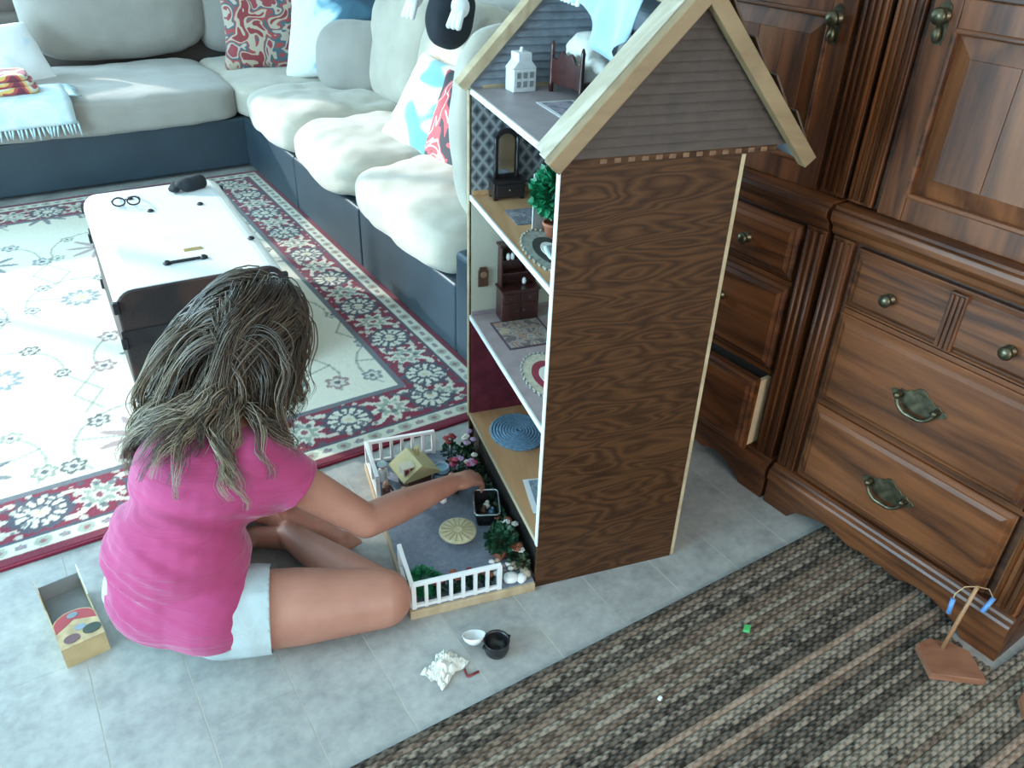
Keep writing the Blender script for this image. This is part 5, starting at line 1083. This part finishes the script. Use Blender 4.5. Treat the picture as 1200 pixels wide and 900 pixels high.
# hands
def hand(wr, d, palm_n, thumb_side, curl, grip):
    d = Vector(d).normalized(); n = Vector(palm_n); n = (n-d*n.dot(d)).normalized(); s = d.cross(n).normalized()*thumb_side   # s: towards the thumb side
    M3 = Matrix((s, d, n)).transposed()
    b.sphere(wr+d*0.042, (0.034, 0.050, 0.017), 16, 10, M3); b.cap(wr, 0.025, wr+d*0.02, 0.022); tips = []
    for k, (o, ln) in enumerate(((0.025, 0.066), (0.0085, 0.074), (-0.0085, 0.070), (-0.024, 0.057))):
        p = wr+d*(0.074-0.004*abs(k-1))+s*o; a = curl[0]
        for seg_, (fr_, rr) in enumerate(((0.45, 0.0098), (0.32, 0.0090), (0.27, 0.0080))):
            dirv = (d*math.cos(a)+n*math.sin(a)+s*(0.10-0.06*k)*(1 if seg_ == 0 else 0.3)).normalized(); q = p+dirv*ln*fr_; b.cap(p, rr, q, rr*0.93, 8); p = q; a += curl[1]*(1+0.08*k)
        tips.append(p)
    p = wr+d*0.022+s*0.024; q = p+(d*0.55+s*0.65+n*0.35).normalized()*0.030; b.cap(p, 0.0125, q, 0.0105, 8); r2 = q+(d*0.75+s*0.05+n*0.62).normalized()*0.026; b.cap(q, 0.0100, r2, 0.0085, 8); r3 = r2+(d*0.6-s*0.2+n*0.75).normalized()*0.018; b.cap(r2, 0.0085, r3, 0.0072, 8)
    return tips
hand(wrR, (0.97, 0.12, -0.14), (0.05, 0.05, -1.0), 1, (0.30, 0.62), True)
hand(wrL, (0.75, -0.45, -0.30), (-0.2, 0.1, -1.0), -1, (0.25, 0.35), False)
M_skin = None
def skin_mat():
    m, nt, bs = _new('skin'); v = coords(nt); n = N(nt, 'ShaderNodeTexNoise', i_Scale=9.0, i_Detail=3.0); L(nt, v, n.inputs['Vector'])
    r = ramp(nt, [(0.3, (0.37, 0.160, 0.112)), (0.7, (0.47, 0.225, 0.160))]); L(nt, n.outputs['Fac'], r.inputs['Fac']); L(nt, r.outputs['Color'], bs.inputs['Base Color'])
    bs.inputs['Roughness'].default_value = 0.48; bs.inputs['Subsurface Weight'].default_value = 0.12; bs.inputs['Subsurface Radius'].default_value = (0.02, 0.008, 0.004); bs.inputs['Subsurface Scale'].default_value = 0.3
    n2 = N(nt, 'ShaderNodeTexNoise', i_Scale=180.0, i_Detail=2.0); L(nt, v, n2.inputs['Vector']); bump(nt, bs, n2.outputs['Fac'], 0.08, 0.001); return m
M_skin = skin_mat()
body = link('body', baked(b, 'body', 0.0038, 9), M_skin, girl, -GO)
# eyes, brows, mouth colour
M_eye = plain('eye_white', (0.75, 0.75, 0.74), 0.2, 0.0); M_iris = plain('eye_iris', (0.05, 0.03, 0.02), 0.15, 0.0); M_lip = plain('lip', (0.42, 0.13, 0.12), 0.4); M_brow = plain('brow', (0.06, 0.035, 0.022), 0.8)
for s in (-1, 1):
    e = MB().sphere(hc+hr*s*0.030+hf*0.079-hu_*0.002, (0.013, 0.008, 0.008), 12, 8, HF).build('eye', M_eye, girl, -GO)
    MB().sphere(hc+hr*s*0.030+hf*0.0855-hu_*0.003, (0.0055, 0.0025, 0.0055), 10, 6, HF).build('iris', M_iris, e)
    MB().tube([hc+hr*s*0.014+hf*0.092+hu_*0.014, hc+hr*s*0.032+hf*0.086+hu_*0.019, hc+hr*s*0.048+hf*0.074+hu_*0.014], 0.003, 6).build('eyebrow', M_brow, girl, -GO)
MB().tube([hc+hr*t*0.020+hf*(0.0915-0.006*t*t)-hu_*(0.064-0.002*t*t) for t in np.linspace(-1, 1, 9)], [0.002, 0.0035, 0.004, 0.0042, 0.004, 0.0042, 0.004, 0.0035, 0.002], 6).build('lips', M_lip, girl, -GO)
# ---- shirt
def shirt_mat():
    m, nt, bs = _new('pink_jersey'); v = coords(nt); n = N(nt, 'ShaderNodeTexNoise', i_Scale=6.0, i_Detail=3.0); L(nt, v, n.inputs['Vector'])
    r = ramp(nt, [(0.3, (0.33, 0.038, 0.122)), (0.7, (0.42, 0.052, 0.160))]); L(nt, n.outputs['Fac'], r.inputs['Fac']); L(nt, r.outputs['Color'], bs.inputs['Base Color'])
    bs.inputs['Roughness'].default_value = 0.85; bs.inputs['Sheen Weight'].default_value = 0.3; bs.inputs['Specular IOR Level'].default_value = 0.25
    v2 = coords(nt, (3.0, 3.0, 22.0), (0.35, 0.25, 0.0)); n2 = N(nt, 'ShaderNodeTexNoise', i_Scale=1.3, i_Detail=3.0, i_Distortion=0.8); L(nt, v2, n2.inputs['Vector']); bump(nt, bs, n2.outputs['Fac'], 0.55, 0.02); return m
s = MB()
s.sphere(pel+Vector((0.0, 0.008, 0.0)), (0.172, 0.142, 0.134), 24, 16, FT); s.sphere(wai-fw*0.004, (0.172, 0.136, 0.14), 24, 16, FC); s.sphere(che, (0.158, 0.112, 0.150), 24, 16, FC)
s.cap(che+Vector((0.02, 0.01, 0.02)), 0.105, nk0-Vector((0, 0, 0.03)), 0.064); s.cap(shR, 0.064, nk0-Vector((0, 0, 0.02)), 0.058); s.cap(shL, 0.064, nk0-Vector((0, 0, 0.02)), 0.058)
eR = shR.lerp(elR, 0.40); eL = shL.lerp(elL, 0.62); s.cap(pel, 0.130, pel.lerp(hipR, 0.85)+Vector((0, 0, 0.006)), 0.118); s.cap(shR, 0.066, eR-Vector((0, 0, 0.012)), 0.070); s.cap(shL, 0.064, eL, 0.062); s.cap(che+rt_*0.07, 0.09, shR.lerp(elR, 0.25), 0.066)
sm_ = baked(s, 'shirt', 0.006, 8)
def displace(me, fn):
    n = len(me.vertices); co = np.empty(n*3, dtype=np.float32); no = np.empty(n*3, dtype=np.float32); me.vertices.foreach_get('co', co); me.vertex_normals.foreach_get('vector', no)
    co = co.reshape(-1, 3); no = no.reshape(-1, 3); d = np.array([fn(Vector(p)) for p in co.tolist()], dtype=np.float32); co += no*d[:, None]; co[:, 2] = np.maximum(co[:, 2], 0.002)
    me.vertices.foreach_set('co', co.ravel()); me.update()
def fold(p):   # drawn-in creases that run round the waist and from the armpit
    q = Vector((p.x*4+p.z*3, p.y*4, p.z*22+p.x*10)); return (-abs(mnoise.noise(q))*1.0+0.25+mnoise.noise(q*1.9)*0.3)*0.020*max(0.25, min(1, (0.38-p.z)/0.12))*max(0.0, min(1, (p.z-0.085)/0.06))*max(0.0, min(1, ((p-hipR).length-0.125)/0.07))
displace(sm_, fold)
hemn = Vector((-0.35, -0.30, -1.0))
dR = (elR-shR).normalized()
cut(sm_, [((0.10, 1.45, 0.098), (0.22*fw.x, 0.22*fw.y, -1.0), None), (eR-dR*0.012, dR-Vector((0, 0, 0.10)), (eR+dR*0.04, 0.105)), (eL, (elL-shL).normalized(), (eL+(elL-shL).normalized()*0.03, 0.10)), (nk1-(nk1-nk0)*0.66, nk1-nk0, None)])
shirt = link('shirt', sm_, shirt_mat(), girl, -GO); md_ = shirt.modifiers.new('solid', 'SOLIDIFY'); md_.thickness = 0.003; md_.offset = -1
# ---- shorts
s = MB(); s.sphere(pel-Vector((0, 0, 0.004)), (0.152, 0.124, 0.104), 24, 16, FT)
for h, k in ((hipR, kneR), (hipL, kneL)): s.cap(h, 0.102, h.lerp(k, 0.42), 0.102)
sh_ = baked(s, 'shorts', 0.006, 5)
displace(sh_, lambda p: mnoise.noise(Vector((p.x*14, p.y*14, p.z*12)))*0.007)
aR, aL = (kneR-hipR).normalized(), (kneL-hipL).normalized()
cR, cL = hipR.lerp(kneR, 0.30), hipL.lerp(kneL, 0.30)
cut(sh_, [(cR, aR, (cR+aR*0.07, 0.145)), (cL, aL, (cL+aL*0.07, 0.145))])
M_short = plain('pale_blue_denim', (0.42, 0.49, 0.50), 0.85, 0.10, 14, 0.3, 120)
sho = link('shorts', sh_, M_short, girl, -GO); md_ = sho.modifiers.new('solid', 'SOLIDIFY'); md_.thickness = 0.004; md_.offset = -1
# ---- hair: scalp cap plus several hundred wavy locks that fall round the head and shoulders
M_hair = attr_mat('hair_strands', 0.42, 0.0, 50, 0.0, 0.45)
def hair():
    rng = np.random.RandomState(11); NG, NCH, ST = 360, 15, 25
    HFm = np.array(HF); hcen = np.array(hc-hf*0.012+hu_*0.018); rad = np.array((0.083, 0.102, 0.097))
    A = lambda v: np.array(v)
    coll = [(A(che), A((0.172, 0.128, 0.165)), A(FC)), (A(wai), A((0.170, 0.136, 0.150)), A(FC))]
    for c, r_ in ((shR, 0.078), (shL, 0.082), (shR.lerp(elR, .35), 0.078), (nk0.lerp(nk1, 0.3), 0.070), (nk0-Vector((0.02, 0.02, 0.02)), 0.088), ((shR+nk0)/2, 0.080), ((shL+nk0)/2, 0.084), (che+Vector((0.02, 0.01, 0.02)), 0.125)): coll.append((A(c), A((r_,)*3), np.eye(3)))
    def push(P, ex):
        for c, r_, M3, e_ in [(hcen, rad, HFm, ex)]+[(a, b_, m_, ex*0.6) for a, b_, m_ in coll]:
            q = (P-c) @ M3; rr = r_[None, :]+e_[:, None]; e = q/rr; l = np.linalg.norm(e, axis=1); ins = (l < 1) & (l > 1e-5)
            e[ins] /= l[ins, None]; P[ins] = c+(e[ins]*rr[ins]) @ M3.T
        return P
    # guide roots on the scalp, face left free
    Ls = []
    while len(Ls) < NG:
        th, z = rng.uniform(0, 2*math.pi), rng.uniform(-0.45, 1.0); s_ = math.sqrt(1-z*z); l = (s_*math.cos(th), s_*math.sin(th), z)
        if l[1] > 0.38-0.30*max(0, -l[2]) and l[2] < 0.70: continue
        if l[2] < -0.15 and l[1] > -0.05: continue
        Ls.append(l)
    Ls = np.array(Ls); n3 = Ls @ HFm.T; P = hcen+(Ls*rad) @ HFm.T; lay = rng.uniform(0.001, 0.014, NG); P = P+n3*lay[:, None]*0.5
    side = np.where(Ls[:, 0] > 0.02, 1.0, -1.0); HR, HFw, HU = A(hr), A(hf), A(hu_)
    front = Ls[:, 1] > 0.22
    D = HR*(side*(0.95-0.5*np.abs(Ls[:, 0])))[:, None]-HFw*np.where(front, 0.15, 0.75)[:, None]-HU*0.25
    D -= n3*np.sum(D*n3, 1)[:, None]; D /= np.linalg.norm(D, axis=1)[:, None]
    ln = np.where(front, np.where(side > 0, rng.uniform(0.24, 0.32, NG), rng.uniform(0.24, 0.30, NG)), rng.uniform(0.38, 0.50, NG)); ds = ln/ST; G = [P.copy()]
    back = np.where(front[:, None], np.where(side[:, None] > 0, A((-0.30, -0.10, 0.0)), A((0.06, 0.02, 0.0))), A((-0.50, 0.14, 0.0))+0.05*rng.randn(NG, 3))
    back[(side > 0) & ~front] *= A((0.75, 0.5, 1.0))
    for i in range(ST):
        t = i/ST; g = A((0, 0, -1.0))*(0.17+0.18*t)+back*(0.24 if t < 0.62 else 0.08); D = D*0.76+g; D /= np.linalg.norm(D, axis=1)[:, None]
        P = push(P+D*ds[:, None], lay); Dn = P-G[-1]; D = 0.5*D+0.5*Dn/np.maximum(1e-6, np.linalg.norm(Dn, axis=1))[:, None]; G.append(P.copy())
    G = np.array(G)                                     # (ST+1, NG, 3)
    T = np.gradient(G, axis=0); T /= np.linalg.norm(T, axis=2)[..., None]+1e-9
    tt = np.linspace(0, 1, ST+1)[:, None]
    ph = rng.uniform(0, 6.28, NG); fq = rng.uniform(14, 21, NG)
    E1 = np.cross(T, A((0.3, 0.5, 0.8))); E1 /= np.linalg.norm(E1, axis=2)[..., None]+1e-9; E2 = np.cross(T, E1)
    am = 0.014*np.clip((tt-0.30)/0.7, 0, 1)
    G = G+E1*(am*np.sin(ph+tt*fq))[..., None]+E2*(0.8*am*np.cos(ph*1.3+tt*fq))[..., None]
    V = []; F = []; C = []; nv = 0; K = 3; ang = np.arange(K)*2*math.pi/K
    dark, mid, fair = A((0.040, 0.027, 0.020)), A((0.120, 0.084, 0.056)), A((0.34, 0.265, 0.180)); gt = rng.uniform(0, 1, NG)
    for c in range(NCH):
        o1, o2 = rng.randn(NG)*0.0105, rng.randn(NG)*0.0105; spread = 1-0.40*tt+0.25*np.sin(tt*6+c)*tt
        S = G+E1*(o1*spread)[..., None]+E2*(o2*spread)[..., None]
        rr = rng.uniform(0.0011, 0.0021, NG)*(1-0.80*np.clip((tt-0.6)/0.4, 0, 1))
        ring = S[:, :, None, :]+rr[..., None, None]*(E1[:, :, None, :]*np.cos(ang)[None, None, :, None]+E2[:, :, None, :]*np.sin(ang)[None, None, :, None])
        ring = ring.transpose(1, 0, 2, 3).reshape(-1, 3); V.append(ring)
        idx = np.arange(NG*(ST+1)*K).reshape(NG, ST+1, K)+nv; a = idx[:, :-1]; b_ = idx[:, 1:]
        F.append(np.stack([a, np.roll(a, -1, 2), np.roll(b_, -1, 2), b_], -1).reshape(-1, 4)); nv += ring.shape[0]
        tone = np.clip(gt+rng.uniform(-0.3, 0.3, NG), 0, 1); f = np.clip((tt-0.22)/0.6, 0, 1)*np.where(tone > 0.5, 0.85, 0.12)*np.where(front, 0.35, 1.0)
        base = dark[None]*(1-tone[:, None])+mid[None]*tone[:, None]; col = base[None]*(1-f[..., None])+fair*f[..., None]
        C.append(np.repeat(col.transpose(1, 0, 2)[:, :, None, :], K, 2).reshape(-1, 3))
    V = np.concatenate(V); F = np.concatenate(F); C = np.concatenate(C)
    me = bpy.data.meshes.new('hair'); me.vertices.add(len(V)); me.vertices.foreach_set('co', V.astype(np.float32).ravel()); me.loops.add(F.size); me.loops.foreach_set('vertex_index', F.ravel().astype(np.int32)); me.polygons.add(len(F))
    me.polygons.foreach_set('loop_start', np.arange(0, F.size, 4, dtype=np.int32)); me.polygons.foreach_set('loop_total', np.full(len(F), 4, dtype=np.int32)); me.update(calc_edges=True); smooth_all(me); set_col(me, C)
    o = link('hair', me, M_hair, girl, -GO); o['label'] = 'long wavy brown hair with fairer ends'; o['kind'] = 'stuff'
    cap_ = MB().sphere(Vector(hcen), tuple(rad*0.985), 28, 18, HF).mesh('hair_base')
    bm = bmesh.new(); bm.from_mesh(cap_); dele = []
    for f in bm.faces:
        q = HF.transposed() @ (f.calc_center_median()-Vector(hcen))
        if (q.y > 0.046 and q.z < 0.062) or (q.z < -0.055 and q.y > -0.02): dele.append(f)
    bmesh.ops.delete(bm, geom=dele, context='FACES'); bm.to_mesh(cap_); bm.free()
    link('hair_base', cap_, plain('hair_under', (0.05, 0.034, 0.024), 0.6), girl, -GO)
hair()
